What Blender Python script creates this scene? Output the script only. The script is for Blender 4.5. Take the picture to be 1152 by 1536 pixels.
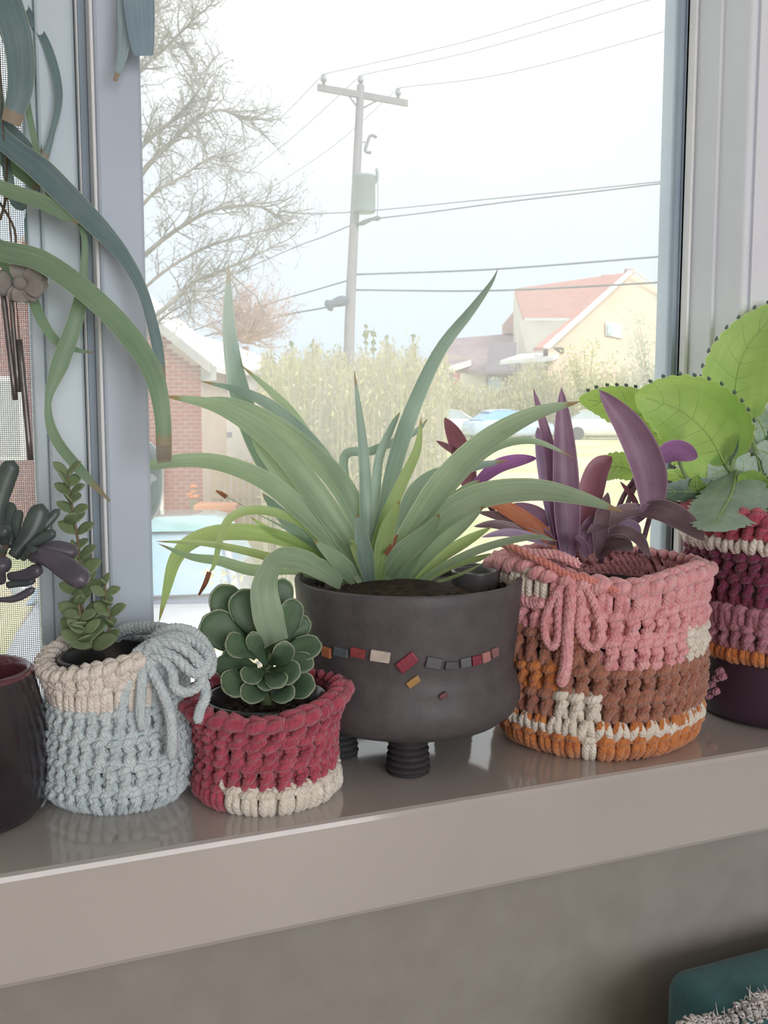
import bpy, math, random
import numpy as np
from mathutils import Matrix, Vector
random.seed(7); rng = np.random.default_rng(7)
scene = bpy.context.scene
for o in list(bpy.data.objects): bpy.data.objects.remove(o)
col = scene.collection
PI = math.pi

# ------------------------------------------------------------ camera
FPX = 1450.0                                   # focal length in pixels of the 1152x1536 frame
PITCH = math.radians(5.9); YAW = math.radians(68)
CAM = np.array([-0.289, -0.714, 0.33])         # metres; sill top is z = 0, sill front edge is y = 0
FW = np.array([math.cos(YAW)*math.cos(PITCH), math.sin(YAW)*math.cos(PITCH), -math.sin(PITCH)])
RT = np.array([math.sin(YAW), -math.cos(YAW), 0.0])
UP = np.cross(RT, FW)
HF = np.array([math.cos(YAW), math.sin(YAW), 0.0])
cd = bpy.data.cameras.new('camera'); cam = bpy.data.objects.new('camera', cd); col.objects.link(cam)
cd.sensor_fit = 'VERTICAL'; cd.sensor_height = 36; cd.sensor_width = 27
cd.lens = FPX/1536*36
cd.clip_start = 0.02; cd.clip_end = 600
cam.matrix_world = Matrix(((RT[0], UP[0], -FW[0], CAM[0]), (RT[1], UP[1], -FW[1], CAM[1]), (RT[2], UP[2], -FW[2], CAM[2]), (0, 0, 0, 1)))
cd.dof.use_dof = True; cd.dof.focus_distance = 0.88; cd.dof.aperture_fstop = 26
scene.camera = cam

# ------------------------------------------------------------ sky, sun, added fill lamp for the room
w = bpy.data.worlds.new('overcast_sky'); scene.world = w; w.use_nodes = True
nt = w.node_tree; nt.nodes.clear()
wo = nt.nodes.new('ShaderNodeOutputWorld'); bg = nt.nodes.new('ShaderNodeBackground')
tc = nt.nodes.new('ShaderNodeTexCoord'); sx = nt.nodes.new('ShaderNodeSeparateXYZ')
rp = nt.nodes.new('ShaderNodeValToRGB'); rp.color_ramp.elements[0].position = 0.0; rp.color_ramp.elements[1].position = 0.34
rp.color_ramp.elements[0].color = (0.50, 0.61, 0.73, 1); rp.color_ramp.elements[1].color = (0.75, 0.78, 0.815, 1)
re0 = rp.color_ramp.elements.new(1.0); re0.color = (0.88, 0.89, 0.905, 1)
nz = nt.nodes.new('ShaderNodeTexNoise'); nz.inputs['Scale'].default_value = 2.2; nz.inputs['Detail'].default_value = 4
mx = nt.nodes.new('ShaderNodeMixRGB'); mx.blend_type = 'SOFT_LIGHT'; mx.inputs[0].default_value = 0.25
nt.links.new(tc.outputs['Generated'], sx.inputs[0]); nt.links.new(sx.outputs['Z'], rp.inputs[0])
nt.links.new(tc.outputs['Generated'], nz.inputs['Vector'])
nt.links.new(rp.outputs[0], mx.inputs[1]); nt.links.new(nz.outputs['Fac'], mx.inputs[2])
nt.links.new(mx.outputs[0], bg.inputs[0]); nt.links.new(bg.outputs[0], wo.inputs[0])
bg.inputs[1].default_value = 1.3
sd = bpy.data.lights.new('hazy_sun', 'SUN'); sun = bpy.data.objects.new('hazy_sun', sd); col.objects.link(sun)
sd.energy = 2.5; sd.angle = math.radians(25); sd.color = (1.0, 0.95, 0.86)
sun.rotation_euler = Vector((-0.25, 0.75, -0.72)).to_track_quat('-Z', 'Y').to_euler()
ad = bpy.data.lights.new('unseen_room_fill', 'AREA'); al = bpy.data.objects.new('unseen_room_fill', ad); col.objects.link(al)
ad.shape = 'RECTANGLE'; ad.size = 2.2; ad.size_y = 1.5; ad.energy = 44; ad.color = (1.0, 0.97, 0.97)  # unseen area lamp added behind the camera to fill the room side
al.location = (0.2, -3.42, 0.55); al.rotation_euler = (math.radians(90), 0, 0)
vs = scene.view_settings
vs.view_transform = 'Standard'; vs.look = 'None'; vs.exposure = 0.25; vs.gamma = 1.0; vs.use_curve_mapping = False

# ------------------------------------------------------------ pixels to places
def ray(u, v): return FW + RT*((u-576)/FPX) - UP*((v-768)/FPX)
def P(u, v, d): return CAM + ray(u, v)*d                       # d: distance along the view axis
def pz(u, v, z): r = ray(u, v); return CAM + r*((z-CAM[2])/r[2])
def py(u, v, y): r = ray(u, v); return CAM + r*((y-CAM[1])/r[1])
def depth(p): return float((np.asarray(p)-CAM) @ FW)
def ppm(d): return d/FPX                                       # metres per pixel at distance d
def base(u, vf, r):                                            # centre of a round foot whose front touches pixel (u, vf) on the sill
    p = pz(u, vf, 0.0); h = p-CAM; h[2] = 0; h /= np.linalg.norm(h); return p + h*r

# ------------------------------------------------------------ mesh helpers
WL = {}
class MB:
    def __init__(s): s.v = []; s.f = []; s.m = []; s.n = 0; s.a = []; s.has = False
    def add(s, V, F, mi=0, cv=None):
        V = np.asarray(V, float).reshape(-1, 3); k = s.n
        s.a.append(np.zeros_like(V) if cv is None else np.asarray(cv, float).reshape(-1, 3)); s.has = s.has or cv is not None
        s.v.append(V); s.f.extend([tuple(i+k for i in q) for q in F]); s.m.extend([mi]*len(F)); s.n += len(V); return s
    def quad(s, a, b, c, d, mi=0): return s.add([a, b, c, d], [(0, 1, 2, 3)], mi)
    def box(s, lo, hi, mi=0):
        (a, b, c), (d, e, f) = lo, hi
        return s.add([(a,b,c),(d,b,c),(d,e,c),(a,e,c),(a,b,f),(d,b,f),(d,e,f),(a,e,f)],
                     [(0,3,2,1),(4,5,6,7),(0,1,5,4),(1,2,6,5),(2,3,7,6),(3,0,4,7)], mi)
    def prism(s, pts, ext, mi=0):                              # polygon pts (world) pushed along ext
        n = len(pts); A = [np.asarray(p, float) for p in pts]; e = np.asarray(ext, float)
        return s.add(A+[p+e for p in A], [tuple(range(n))[::-1], tuple(range(n, 2*n))]+[(i, (i+1) % n, (i+1) % n+n, i+n) for i in range(n)], mi)
    def tube(s, pts, r, k=6, mi=0, closed=False, flat=1.0):
        Q = np.asarray(pts, float); n = len(Q); r = np.full(n, r) if np.isscalar(r) else np.asarray(r, float)
        T = np.gradient(Q, axis=0) if not closed else np.roll(Q, -1, 0)-np.roll(Q, 1, 0)
        T /= np.linalg.norm(T, axis=1)[:, None]+1e-12
        a = np.array([0, 0, 1.0]) if abs(T[0][2]) < 0.9 else np.array([1.0, 0, 0])
        N = np.empty_like(Q); N[0] = a-T[0]*(a@T[0]); N[0] /= np.linalg.norm(N[0])
        for i in range(1, n):
            x = N[i-1]-T[i]*(N[i-1]@T[i]); N[i] = x/(np.linalg.norm(x)+1e-12)
        B = np.cross(T, N); t = np.arange(k)*2*PI/k
        V = Q[:, None]+(N[:, None]*np.cos(t)[None, :, None]+B[:, None]*flat*np.sin(t)[None, :, None])*r[:, None, None]
        m = n if closed else n-1
        F = [(i*k+j, i*k+(j+1) % k, ((i+1) % n)*k+(j+1) % k, ((i+1) % n)*k+j) for i in range(m) for j in range(k)]
        if not closed: F += [tuple(range(k))[::-1], tuple(range((n-1)*k, n*k))]
        L_ = np.concatenate([[0], np.cumsum(np.linalg.norm(np.diff(Q, axis=0), axis=1))])
        A = np.stack([np.tile(np.cos(t), n), np.tile(np.sin(t), n), np.repeat(L_, k)], 1)
        return s.add(V, F, mi, A)
    def lathe(s, prof, c, n=48, mi=0, mod=None):
        c = np.asarray(c, float); t = np.arange(n)*2*PI/n; V = []
        for r, z in prof:
            for q in t:
                rr = r if mod is None else mod(q, r, z)
                V.append(c+np.array([rr*math.cos(q), rr*math.sin(q), z]))
        F = [(i*n+j, i*n+(j+1) % n, (i+1)*n+(j+1) % n, (i+1)*n+j) for i in range(len(prof)-1) for j in range(n)]
        return s.add(V, F, mi)
    def ball(s, c, r, k=8, mi=0, jit=0.0):
        c = np.asarray(c, float); r = np.array([r]*3) if np.isscalar(r) else np.asarray(r); V = []; m = max(4, k//2+1)
        for i in range(m+1):
            a = PI*i/m
            for j in range(k):
                b = 2*PI*j/k; q = 1+random.uniform(-jit, jit)
                V.append(c+r*np.array([math.sin(a)*math.cos(b), math.sin(a)*math.sin(b), math.cos(a)])*q)
        return s.add(V, [(i*k+j, i*k+(j+1) % k, (i+1)*k+(j+1) % k, (i+1)*k+j) for i in range(m) for j in range(k)], mi)
    def build(s, name, mats, parent=None, smooth=True, bevel=0, loc=None):
        V = np.concatenate(s.v); c = (V.min(0)+V.max(0))/2 if loc is None else np.asarray(loc, float)
        me = bpy.data.meshes.new(name); me.from_pydata((V-c).tolist(), [], s.f)
        mats = mats if isinstance(mats, (list, tuple)) else [mats]
        for m in mats: me.materials.append(m)
        if len(mats) > 1: me.polygons.foreach_set('material_index', s.m)
        if s.has:
            at = me.attributes.new('cv', 'FLOAT_VECTOR', 'POINT'); at.data.foreach_set('vector', np.concatenate(s.a).ravel())
        me.polygons.foreach_set('use_smooth', [smooth]*len(me.polygons)); me.update()
        o = place(name, me, c, parent)
        if bevel:
            b = o.modifiers.new('bevel', 'BEVEL'); b.width = bevel; b.segments = 2; b.limit_method = 'ANGLE'
        return o
def place(name, me, loc, parent=None, rot=None, scale=None):
    o = bpy.data.objects.new(name, me); col.objects.link(o); loc = np.asarray(loc, float)
    o.location = loc
    if rot is not None: o.rotation_euler = rot
    if scale is not None: o.scale = scale
    if parent is not None:
        o.parent = parent; o.matrix_parent_inverse = Matrix.Translation(Vector(-WL[parent.name]))
    WL[o.name] = loc
    return o
def tag(o, label, cat=None, group=None, kind=None):
    o['label'] = label
    if cat: o['category'] = cat
    if group: o['group'] = group
    if kind: o['kind'] = kind
    return o
def thing(name, label, cat, loc, group=None): return tag(place(name, None, loc), label, cat, group)
def spline(pts, n):
    Q = np.asarray(pts, float)
    if len(Q) == 2: t = np.linspace(0, 1, n)[:, None]; return Q[0]*(1-t)+Q[1]*t
    E = np.vstack([2*Q[0]-Q[1], Q, 2*Q[-1]-Q[-2]]); out = []
    for x in np.linspace(0, len(Q)-1, n):
        i = min(int(x), len(Q)-2); t = x-i; a, b, c, d = E[i:i+4]
        out.append(0.5*((2*b)+(c-a)*t+(2*a-5*b+4*c-d)*t*t+(3*b-a-3*c+d)*t**3))
    return np.array(out)

# ------------------------------------------------------------ materials
MATS = {}
def mat(name, c1, c2=None, rough=0.6, scale=20, bump=0.0, bscale=None, trans=0.0, tcol=None, spec=0.5, metal=0, sheen=0, coat=0, detail=4, stretch=None, ramp=(0.35, 0.65), yarn=0.0, leaf=None):
    if name in MATS: return MATS[name]
    m = bpy.data.materials.new(name); m.use_nodes = True; nt = m.node_tree; N = nt.nodes; L = nt.links; b = N['Principled BSDF']
    c1 = tuple(c1)+(1,); c2 = tuple(c2)+(1,) if c2 is not None else tuple(x*0.82 for x in c1[:3])+(1,)
    tc = N.new('ShaderNodeTexCoord'); mp = N.new('ShaderNodeMapping'); L.new(tc.outputs['Object'], mp.inputs[0])
    if stretch: mp.inputs['Scale'].default_value = stretch
    nz = N.new('ShaderNodeTexNoise'); nz.inputs['Scale'].default_value = scale; nz.inputs['Detail'].default_value = detail
    L.new(mp.outputs[0], nz.inputs['Vector'])
    r = N.new('ShaderNodeValToRGB'); r.color_ramp.elements[0].position = ramp[0]; r.color_ramp.elements[1].position = ramp[1]
    r.color_ramp.elements[0].color = c1; r.color_ramp.elements[1].color = c2
    L.new(nz.outputs['Fac'], r.inputs[0]); L.new(r.outputs[0], b.inputs['Base Color'])
    b.inputs['Roughness'].default_value = rough; b.inputs['Metallic'].default_value = metal
    b.inputs['Specular IOR Level'].default_value = spec
    if yarn:                                                  # plies winding round the strand: relief and a little colour
        at = N.new('ShaderNodeAttribute'); at.attribute_name = 'cv'; sp = N.new('ShaderNodeSeparateXYZ'); L.new(at.outputs['Vector'], sp.inputs[0])
        def M_(op, a, b_=None):
            q = N.new('ShaderNodeMath'); q.operation = op
            for i, x in enumerate((a, b_)):
                if x is None: continue
                if isinstance(x, (int, float)): q.inputs[i].default_value = x
                else: L.new(x, q.inputs[i])
            return q.outputs[0]
        kv = M_('MULTIPLY', sp.outputs['Z'], yarn)
        c3 = M_('SUBTRACT', M_('MULTIPLY', M_('POWER', sp.outputs['X'], 2), 2), 1); s3 = M_('MULTIPLY', M_('MULTIPLY', sp.outputs['X'], sp.outputs['Y']), 2)
        st = M_('ADD', M_('MULTIPLY', s3, M_('COSINE', kv)), M_('MULTIPLY', c3, M_('SINE', kv)))
        fz = N.new('ShaderNodeTexNoise'); fz.inputs['Scale'].default_value = 700; fz.inputs['Detail'].default_value = 3; L.new(tc.outputs['Object'], fz.inputs['Vector'])
        ht = M_('ADD', M_('MULTIPLY', M_('ABSOLUTE', st), 0.55), M_('MULTIPLY', fz.outputs['Fac'], 1.3))
        bp = N.new('ShaderNodeBump'); bp.inputs['Strength'].default_value = 0.8; bp.inputs['Distance'].default_value = 0.0014
        L.new(ht, bp.inputs['Height']); L.new(bp.outputs[0], b.inputs['Normal'])
    lc = r.outputs[0]
    if leaf:                                                  # streaks along the blade, pale margin doubling as painted backlit rim, midline, dry end
        at = N.new('ShaderNodeAttribute'); at.attribute_name = 'cv'; sp = N.new('ShaderNodeSeparateXYZ'); L.new(at.outputs['Vector'], sp.inputs[0])
        ab = N.new('ShaderNodeMath'); ab.operation = 'ABSOLUTE'; L.new(sp.outputs['X'], ab.inputs[0])
        cb = N.new('ShaderNodeCombineXYZ'); L.new(sp.outputs['X'], cb.inputs[0]); L.new(sp.outputs['Z'], cb.inputs[2])
        m2 = N.new('ShaderNodeMapping'); m2.inputs['Scale'].default_value = (leaf.get('streak', 7), 1, 2.2); L.new(cb.outputs[0], m2.inputs[0])
        n3 = N.new('ShaderNodeTexNoise'); n3.inputs['Scale'].default_value = 1.0; n3.inputs['Detail'].default_value = 5; L.new(m2.outputs[0], n3.inputs['Vector'])
        r3 = N.new('ShaderNodeValToRGB'); r3.color_ramp.elements[0].position = .3; r3.color_ramp.elements[1].position = .7
        r3.color_ramp.elements[0].color = (.72, .74, .76, 1); r3.color_ramp.elements[1].color = (1.22, 1.2, 1.16, 1); L.new(n3.outputs['Fac'], r3.inputs[0])
        ml = N.new('ShaderNodeMixRGB'); ml.blend_type = 'MULTIPLY'; ml.inputs[0].default_value = leaf.get('amt', .8); L.new(lc, ml.inputs[1]); L.new(r3.outputs[0], ml.inputs[2]); lc = ml.outputs[0]
        if 'edge' in leaf:
            re_ = N.new('ShaderNodeValToRGB'); re_.color_ramp.elements[0].position = leaf.get('e0', .86); re_.color_ramp.elements[1].position = leaf.get('e0', .86)+.08; L.new(ab.outputs[0], re_.inputs[0])
            me_ = N.new('ShaderNodeMixRGB'); L.new(re_.outputs[0], me_.inputs[0]); L.new(lc, me_.inputs[1]); me_.inputs[2].default_value = tuple(leaf['edge'])+(1,); lc = me_.outputs[0]
        if 'tip' in leaf:
            ad_ = N.new('ShaderNodeMath'); ad_.operation = 'MULTIPLY_ADD'; ad_.inputs[1].default_value = .12; L.new(n3.outputs['Fac'], ad_.inputs[0]); L.new(sp.outputs['Z'], ad_.inputs[2])
            rt_ = N.new('ShaderNodeValToRGB'); t0 = leaf.get('t0', .97)+.05; rt_.color_ramp.elements[0].position = min(t0, .995); rt_.color_ramp.elements[1].position = min(t0+.05, 1); L.new(ad_.outputs[0], rt_.inputs[0])
            mt_ = N.new('ShaderNodeMixRGB'); L.new(rt_.outputs[0], mt_.inputs[0]); L.new(lc, mt_.inputs[1]); mt_.inputs[2].default_value = tuple(leaf['tip'])+(1,); lc = mt_.outputs[0]
        L.new(lc, b.inputs['Base Color'])
    if sheen: b.inputs['Sheen Weight'].default_value = sheen; b.inputs['Sheen Roughness'].default_value = 0.6
    if coat: b.inputs['Coat Weight'].default_value = coat; b.inputs['Coat Roughness'].default_value = 0.08
    if bump:
        n2 = N.new('ShaderNodeTexNoise'); n2.inputs['Scale'].default_value = bscale or scale*4; n2.inputs['Detail'].default_value = 3
        L.new(mp.outputs[0], n2.inputs['Vector'])
        bp = N.new('ShaderNodeBump'); bp.inputs['Strength'].default_value = bump; bp.inputs['Distance'].default_value = 0.002
        L.new(n2.outputs['Fac'], bp.inputs['Height']); L.new(bp.outputs[0], b.inputs['Normal'])
    if trans:
        t = N.new('ShaderNodeBsdfTranslucent'); mixs = N.new('ShaderNodeMixShader'); mixs.inputs[0].default_value = trans
        if tcol:
            tm = N.new('ShaderNodeMixRGB'); tm.blend_type = 'MIX'; tm.inputs[0].default_value = .65; L.new(lc, tm.inputs[1]); tm.inputs[2].default_value = tuple(tcol)+(1,); L.new(tm.outputs[0], t.inputs[0])
        else: L.new(lc, t.inputs[0])
        L.new(b.outputs[0], mixs.inputs[1]); L.new(t.outputs[0], mixs.inputs[2]); L.new(mixs.outputs[0], N['Material Output'].inputs[0])
    MATS[name] = m; return m
def srgb(r, g, b): return tuple((x/255/12.92 if x/255 <= 0.04045 else ((x/255+0.055)/1.055)**2.4) for x in (r, g, b))
S = srgb
def glass_mat(name, veil, tint=(1, 1, 1)):
    m = bpy.data.materials.new(name); m.use_nodes = True; N = m.node_tree.nodes; L = m.node_tree.links; N.remove(N['Principled BSDF'])
    t = N.new('ShaderNodeBsdfTransparent'); t.inputs[0].default_value = tuple(tint)+(1,)
    g = N.new('ShaderNodeBsdfGlossy'); g.inputs['Roughness'].default_value = 0.03
    d = N.new('ShaderNodeBsdfTranslucent'); d.inputs[0].default_value = (0.95, 0.97, 1, 1)
    fr = N.new('ShaderNodeFresnel'); fr.inputs[0].default_value = 1.08
    nz = N.new('ShaderNodeTexNoise'); nz.inputs['Scale'].default_value = 6; tc = N.new('ShaderNodeTexCoord'); L.new(tc.outputs['Object'], nz.inputs['Vector'])
    mr = N.new('ShaderNodeMapRange'); mr.inputs[1].default_value = 0.3; mr.inputs[2].default_value = 0.7
    mr.inputs[3].default_value = veil*0.8; mr.inputs[4].default_value = veil*1.2; L.new(nz.outputs['Fac'], mr.inputs[0])
    a = N.new('ShaderNodeMixShader'); b = N.new('ShaderNodeMixShader')
    L.new(mr.outputs[0], a.inputs[0]); L.new(t.outputs[0], a.inputs[1]); L.new(d.outputs[0], a.inputs[2])
    L.new(fr.outputs[0], b.inputs[0]); L.new(a.outputs[0], b.inputs[1]); L.new(g.outputs[0], b.inputs[2])
    L.new(b.outputs[0], N['Material Output'].inputs[0]); return m

# ------------------------------------------------------------ leaf and yarn builders
def view_hint(p, up=0.35, side=0.0):
    h = CAM-np.asarray(p); h /= np.linalg.norm(h); h = h+np.array([0, 0, up])+RT*side; return h/np.linalg.norm(h)
def blade_mesh(mb, pts, width, n=22, k=8, th=0.0012, chan=0.25, hint=None, prof=None, twist=0.0, mi=0, wave=0.0):
    Q = spline(pts, n); T = np.gradient(Q, axis=0); T /= np.linalg.norm(T, axis=1)[:, None]+1e-12
    h = np.array([0, 0, 1.0]) if hint is None else np.asarray(hint, float)
    t = np.linspace(0, 1, n)
    wd = width*np.array([prof(x) for x in t]) if np.isscalar(width) else np.interp(t, np.linspace(0, 1, len(width)), width)
    sheet = th < .0025                                        # thin blades are single sheets with a keel, fat ones closed
    if sheet: k = 9; ca = np.linspace(-1, 1, 9); sa = np.zeros(9)
    else: a = np.arange(k)*2*PI/k; ca, sa = np.cos(a), np.sin(a)
    V = []
    for i in range(n):
        N = h-T[i]*(h@T[i]); N /= np.linalg.norm(N)+1e-9
        S_ = np.cross(T[i], N)
        ang = twist*t[i]; N2 = N*math.cos(ang)+S_*math.sin(ang); S2 = S_*math.cos(ang)-N*math.sin(ang)
        hw = max(wd[i], 1e-5)/2; tt = th/2*min(1, hw*2/max(width if np.isscalar(width) else max(width), 1e-6)*1.6+0.05)
        for c, s in zip(ca, sa):
            V.append(Q[i]+S2*(hw*c)+N2*(tt*s+chan*hw*c*c+wave*hw*math.sin(t[i]*23+c*2)*abs(c)))
    F = [(i*k+j, (i+1)*k+j, (i+1)*k+(j+1) % k, i*k+(j+1) % k) for i in range(n-1) for j in range(k-1 if sheet else k)]
    if not sheet: F += [tuple(range(k)), tuple(range((n-1)*k, n*k))[::-1]]
    A = np.stack([np.tile(ca, n), np.tile(sa, n), np.repeat(t, k)], 1)
    return mb.add(V, F, mi, A)
def strap(t): return (0.62+0.38*min(1, t/0.35))*max(0.0, 1-t**3.2)**0.9
def lance(t): return (0.5+0.5*math.sin(PI/2*min(1, t/0.4)))*(1 if t < 0.4 else max(0.0, 1-((t-0.4)/0.6)**2.3)**0.8)
def spoon(t): return (0.28+0.72*math.sin(PI/2*min(1, t/0.65))**1.6)*(1 if t < 0.72 else math.sqrt(max(0.0, 1-((t-0.72)/0.28)**2)))
def club(t): return (0.55+0.45*min(1, t/0.6))*(1 if t < 0.8 else math.sqrt(max(0.0, 1-((t-0.8)/0.2)**2)))
def oval(t): return math.sin(PI*(0.04+0.96*t))**0.7 if t < 1 else 0.0
def px_path(pl, d0):                                         # [(u, v, extra depth)] -> world
    return [P(q[0], q[1], d0+(q[2] if len(q) > 2 else 0)) for q in pl]
def plies(mb, pts, r, n=60, turns=18, mi=0, k=6, strands=3):   # twisted yarn: three plies winding about a path
    Q = spline(pts, n); T = np.gradient(Q, axis=0); T /= np.linalg.norm(T, axis=1)[:, None]+1e-12
    a = np.array([0.3, 0.5, 0.8]); N = a[None]-T*(T@a)[:, None]; N /= np.linalg.norm(N, axis=1)[:, None]; B = np.cross(T, N)
    s = np.linspace(0, 1, n)
    for q in range(strands):
        ph = 2*PI*(turns*s+q/strands)
        mb.tube(Q+(N*np.cos(ph)[:, None]+B*np.sin(ph)[:, None])*r*0.5, np.full(n, r*0.62)*(0.35+0.65*np.clip(np.minimum(s, 1-s)*12, 0, 1)), k, mi)
    return mb
# ------------------------------------------------------------ the setting: room, sill, window
white_paint = mat('white_gloss_paint', S(190, 185, 180), S(183, 178, 173), rough=0.10, scale=5, bump=0.03, bscale=40, coat=.4)
wall_paint = mat('wall_paint', S(152, 148, 142), S(146, 141, 135), rough=0.75, scale=30, bump=0.15, bscale=260)
room_white = mat('room_white', S(225, 220, 212), S(218, 212, 205), rough=0.9, scale=3)
floor_wood = mat('floor_wood', S(140, 110, 84), S(110, 84, 62), rough=0.5, scale=6, stretch=(1, 12, 1))
post_shade_paint = mat('post_shade_paint', S(190, 202, 216), S(184, 196, 210), rough=0.5, scale=8, bump=0.05, bscale=120)  # backlit shade of the post is put into this blue grey
vinyl = mat('vinyl', S(206, 220, 228), S(198, 213, 222), rough=0.4, scale=9)
vinyl_white = mat('vinyl_white', S(246, 246, 246), S(238, 240, 242), rough=0.35, scale=9)
jamb_paint = mat('jamb_paint', S(236, 240, 246), S(230, 234, 242), rough=0.5, scale=8, bump=0.08, bscale=200)
gasket = mat('sash_grey', S(168, 184, 198), S(158, 175, 190), rough=0.5, scale=10)
def struct(o, label): return tag(o, label, None, None, 'structure')
YG = 0.275; ZT = 1.2
def wx(u, y): return float(py(u, 580, y)[0])
def yx(u, x):
    r = ray(u, 250); return float(CAM[1]+(x-CAM[0])*r[1]/r[0])
struct(MB().box((-1.1, 0.0, -0.086), (1.5, 0.31, 0.0)).build('sill', white_paint, smooth=False, bevel=0.005), 'deep white glossy window sill board under the plants')
struct(MB().box((-2.4, 0.013, -0.95), (2.8, 0.2, -0.086)).build('wall_front', wall_paint, smooth=False), 'grey beige wall below the window sill')
struct(MB().box((-2.4, 0.013, ZT), (2.8, 0.2, 1.62)).build('wall_lintel', wall_paint, smooth=False), 'wall above the window')
struct(MB().box((-2.4, 0.013, -0.086), (-1.1, 0.2, ZT)).build('wall_front_left', wall_paint, smooth=False), 'wall beside the window on the left')
struct(MB().box((1.5, 0.013, -0.086), (2.8, 0.2, ZT)).build('wall_front_right', wall_paint, smooth=False), 'wall beside the window on the right')
struct(MB().box((-2.5, -3.6, -0.95), (-2.4, 0.4, 1.62)).build('wall_left', room_white, smooth=False), 'plain left wall of the room')
struct(MB().box((2.8, -3.6, -0.95), (2.9, 0.4, 1.62)).build('wall_right', room_white, smooth=False), 'plain right wall of the room')
wb = MB()
wb.box((-2.5, -3.6, -0.95), (-0.95, -3.5, 1.62)).box((1.35, -3.6, -0.95), (2.9, -3.5, 1.62)).box((-0.95, -3.6, -0.95), (1.35, -3.5, -0.25)).box((-0.95, -3.6, 1.32), (1.35, -3.5, 1.62))  # middle opening is added only to let fill light in
struct(wb.build('wall_back', room_white, smooth=False), 'back wall of the room with an opening added for fill light')
struct(MB().box((-2.5, -3.6, -1.0), (2.9, 0.4, -0.95)).build('floor', floor_wood, smooth=False), 'wooden floor of the room')
struct(MB().box((-2.5, -3.6, 1.62), (2.9, 0.4, 1.7)).build('ceiling', room_white, smooth=False), 'white ceiling of the room')

# right jamb: stepped profile run up the window's side
X4 = float(py(1042, 250, 0.25)[0]); Y5 = yx(1074, X4); X6 = X4+0.004; Y7 = yx(1119, X6)
prof = [(X4, 0.31), (X4, Y5), (X6, Y5), (X6, Y7+0.003), (X6+0.003, Y7), (X6+0.009, Y7), (X6+0.009, Y7+0.004), (X6+0.012, Y7+0.004), (X6+0.012, Y7-0.002), (1.5, Y7-0.002), (1.5, 0.31)]
j = MB().prism([(x, y, 0.0) for x, y in prof][::-1], (0, 0, ZT)).build('trim_1', jamb_paint, smooth=False, bevel=0.0015)
struct(j, 'pale lilac grey stepped jamb and casing to the right of the window')
# post between the two windows
ML, MR = wx(156, 0.2), wx(223, 0.2)
struct(MB().box((ML, 0.2, 0.0), (MR, 0.31, ZT)).build('trim_2', post_shade_paint, smooth=False, bevel=0.003), 'flat post, shaded blue grey, between the two windows')
struct(MB().box((wx(150, 0.203), 0.203, 0.0), (ML, 0.235, ZT)).build('trim_3', vinyl_white, smooth=False, bevel=0.0015), 'thin highlight-white bead along the left edge of the blue grey post')  # ridge on the post corner; its white is a painted highlight
# main window: sash frame, gasket, pane
GX0, GX1 = MR, float(py(1010, 250, YG)[0]); XS = float(py(1027, 250, 0.262)[0])
win = struct(place('window_1', None, ((GX0+GX1)/2, YG, 0.0)), 'large fixed window pane with a view of the street')
MB().box((XS, 0.25, 0.0), (X4, 0.30, ZT)).build('sash_frame', vinyl_white, win, False, 0.003)
for i, (a, b) in enumerate(((GX1, 0.268), (GX1+0.006, 0.264), (GX1+0.0105, 0.26))):
    MB().box((a, b, 0.0), (XS if i == 2 else GX1+0.006+0.0045*i, 0.30, ZT)).build('glazing_bead', gasket, win, False, 0.001)
MB().box((MR, 0.262, 0.0), (MR+0.004, 0.29, ZT)).build('glazing_bead', gasket, win, False, 0.001)
MB().box((GX0, 0.25, 0.0), (GX1+0.012, 0.30, 0.03)).build('bottom_rail', vinyl_white, win, False, 0.003)
MB().box((GX0, 0.25, ZT-0.03), (GX1+0.012, 0.30, ZT)).build('top_rail', vinyl_white, win, False, 0.003)
pane_glass = glass_mat('glare_veil_glass', 0.2)  # milky veil added to imitate washed-out glare outside
MB().box((GX0, YG, 0.03), (GX1+0.003, YG+0.004, ZT-0.03)).build('pane', pane_glass, win, False)
# left window with its sash, pane and insect screen
w2 = struct(place('window_2', None, (-0.6, 0.26, 0.0)), 'left window with a white sash and fine insect screen')
SL, SR = wx(50, 0.245), wx(128, 0.245)
MB().box((SL+0.012, 0.245, 0.0), (SR, 0.30, ZT)).build('sash_stile', vinyl, w2, False, 0.003)
MB().box((SL, 0.252, 0.0), (SL+0.012, 0.30, ZT)).build('screen_frame', vinyl, w2, False, 0.002)
MB().box((SR+0.0005, 0.233, 0.0), (wx(133, 0.233), 0.30, ZT)).build('weather_strip', vinyl_white, w2, False, 0.001)
MB().box((wx(133, 0.236), 0.236, 0.0), (wx(150, 0.205), 0.31, ZT)).build('track', gasket, w2, False, 0.001)
MB().box((-1.1, 0.25, 0.0), (-1.05, 0.30, ZT)).build('sash_stile', vinyl, w2, False, 0.003)
MB().box((-1.05, 0.25, 0.0), (SL, 0.30, 0.045)).build('bottom_rail', vinyl, w2, False, 0.003)
MB().box((-1.05, 0.25, ZT-0.03), (SL, 0.30, ZT)).build('top_rail', vinyl, w2, False, 0.003)
MB().box((-1.05, 0.288, 0.045), (SL+0.005, 0.292, ZT-0.03)).build('pane', pane_glass, w2, False)
sc = MB(); q = 0.00022; X = SL-0.30
wire = mat('screen_wire', S(150, 156, 162), S(140, 146, 152), rough=0.6)
x = X
while x < SL: sc.box((x-q, 0.268, 0.045), (x+q, 0.268+2*q, 0.9)); x += 0.0019
z = 0.045
while z < 0.9: sc.box((X, 0.268-2*q, z-q), (SL, 0.268, z+q)); z += 0.0019
tag(sc.build('insect_screen', wire, w2, False), 'fine grey insect screen mesh', kind='stuff')
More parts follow.
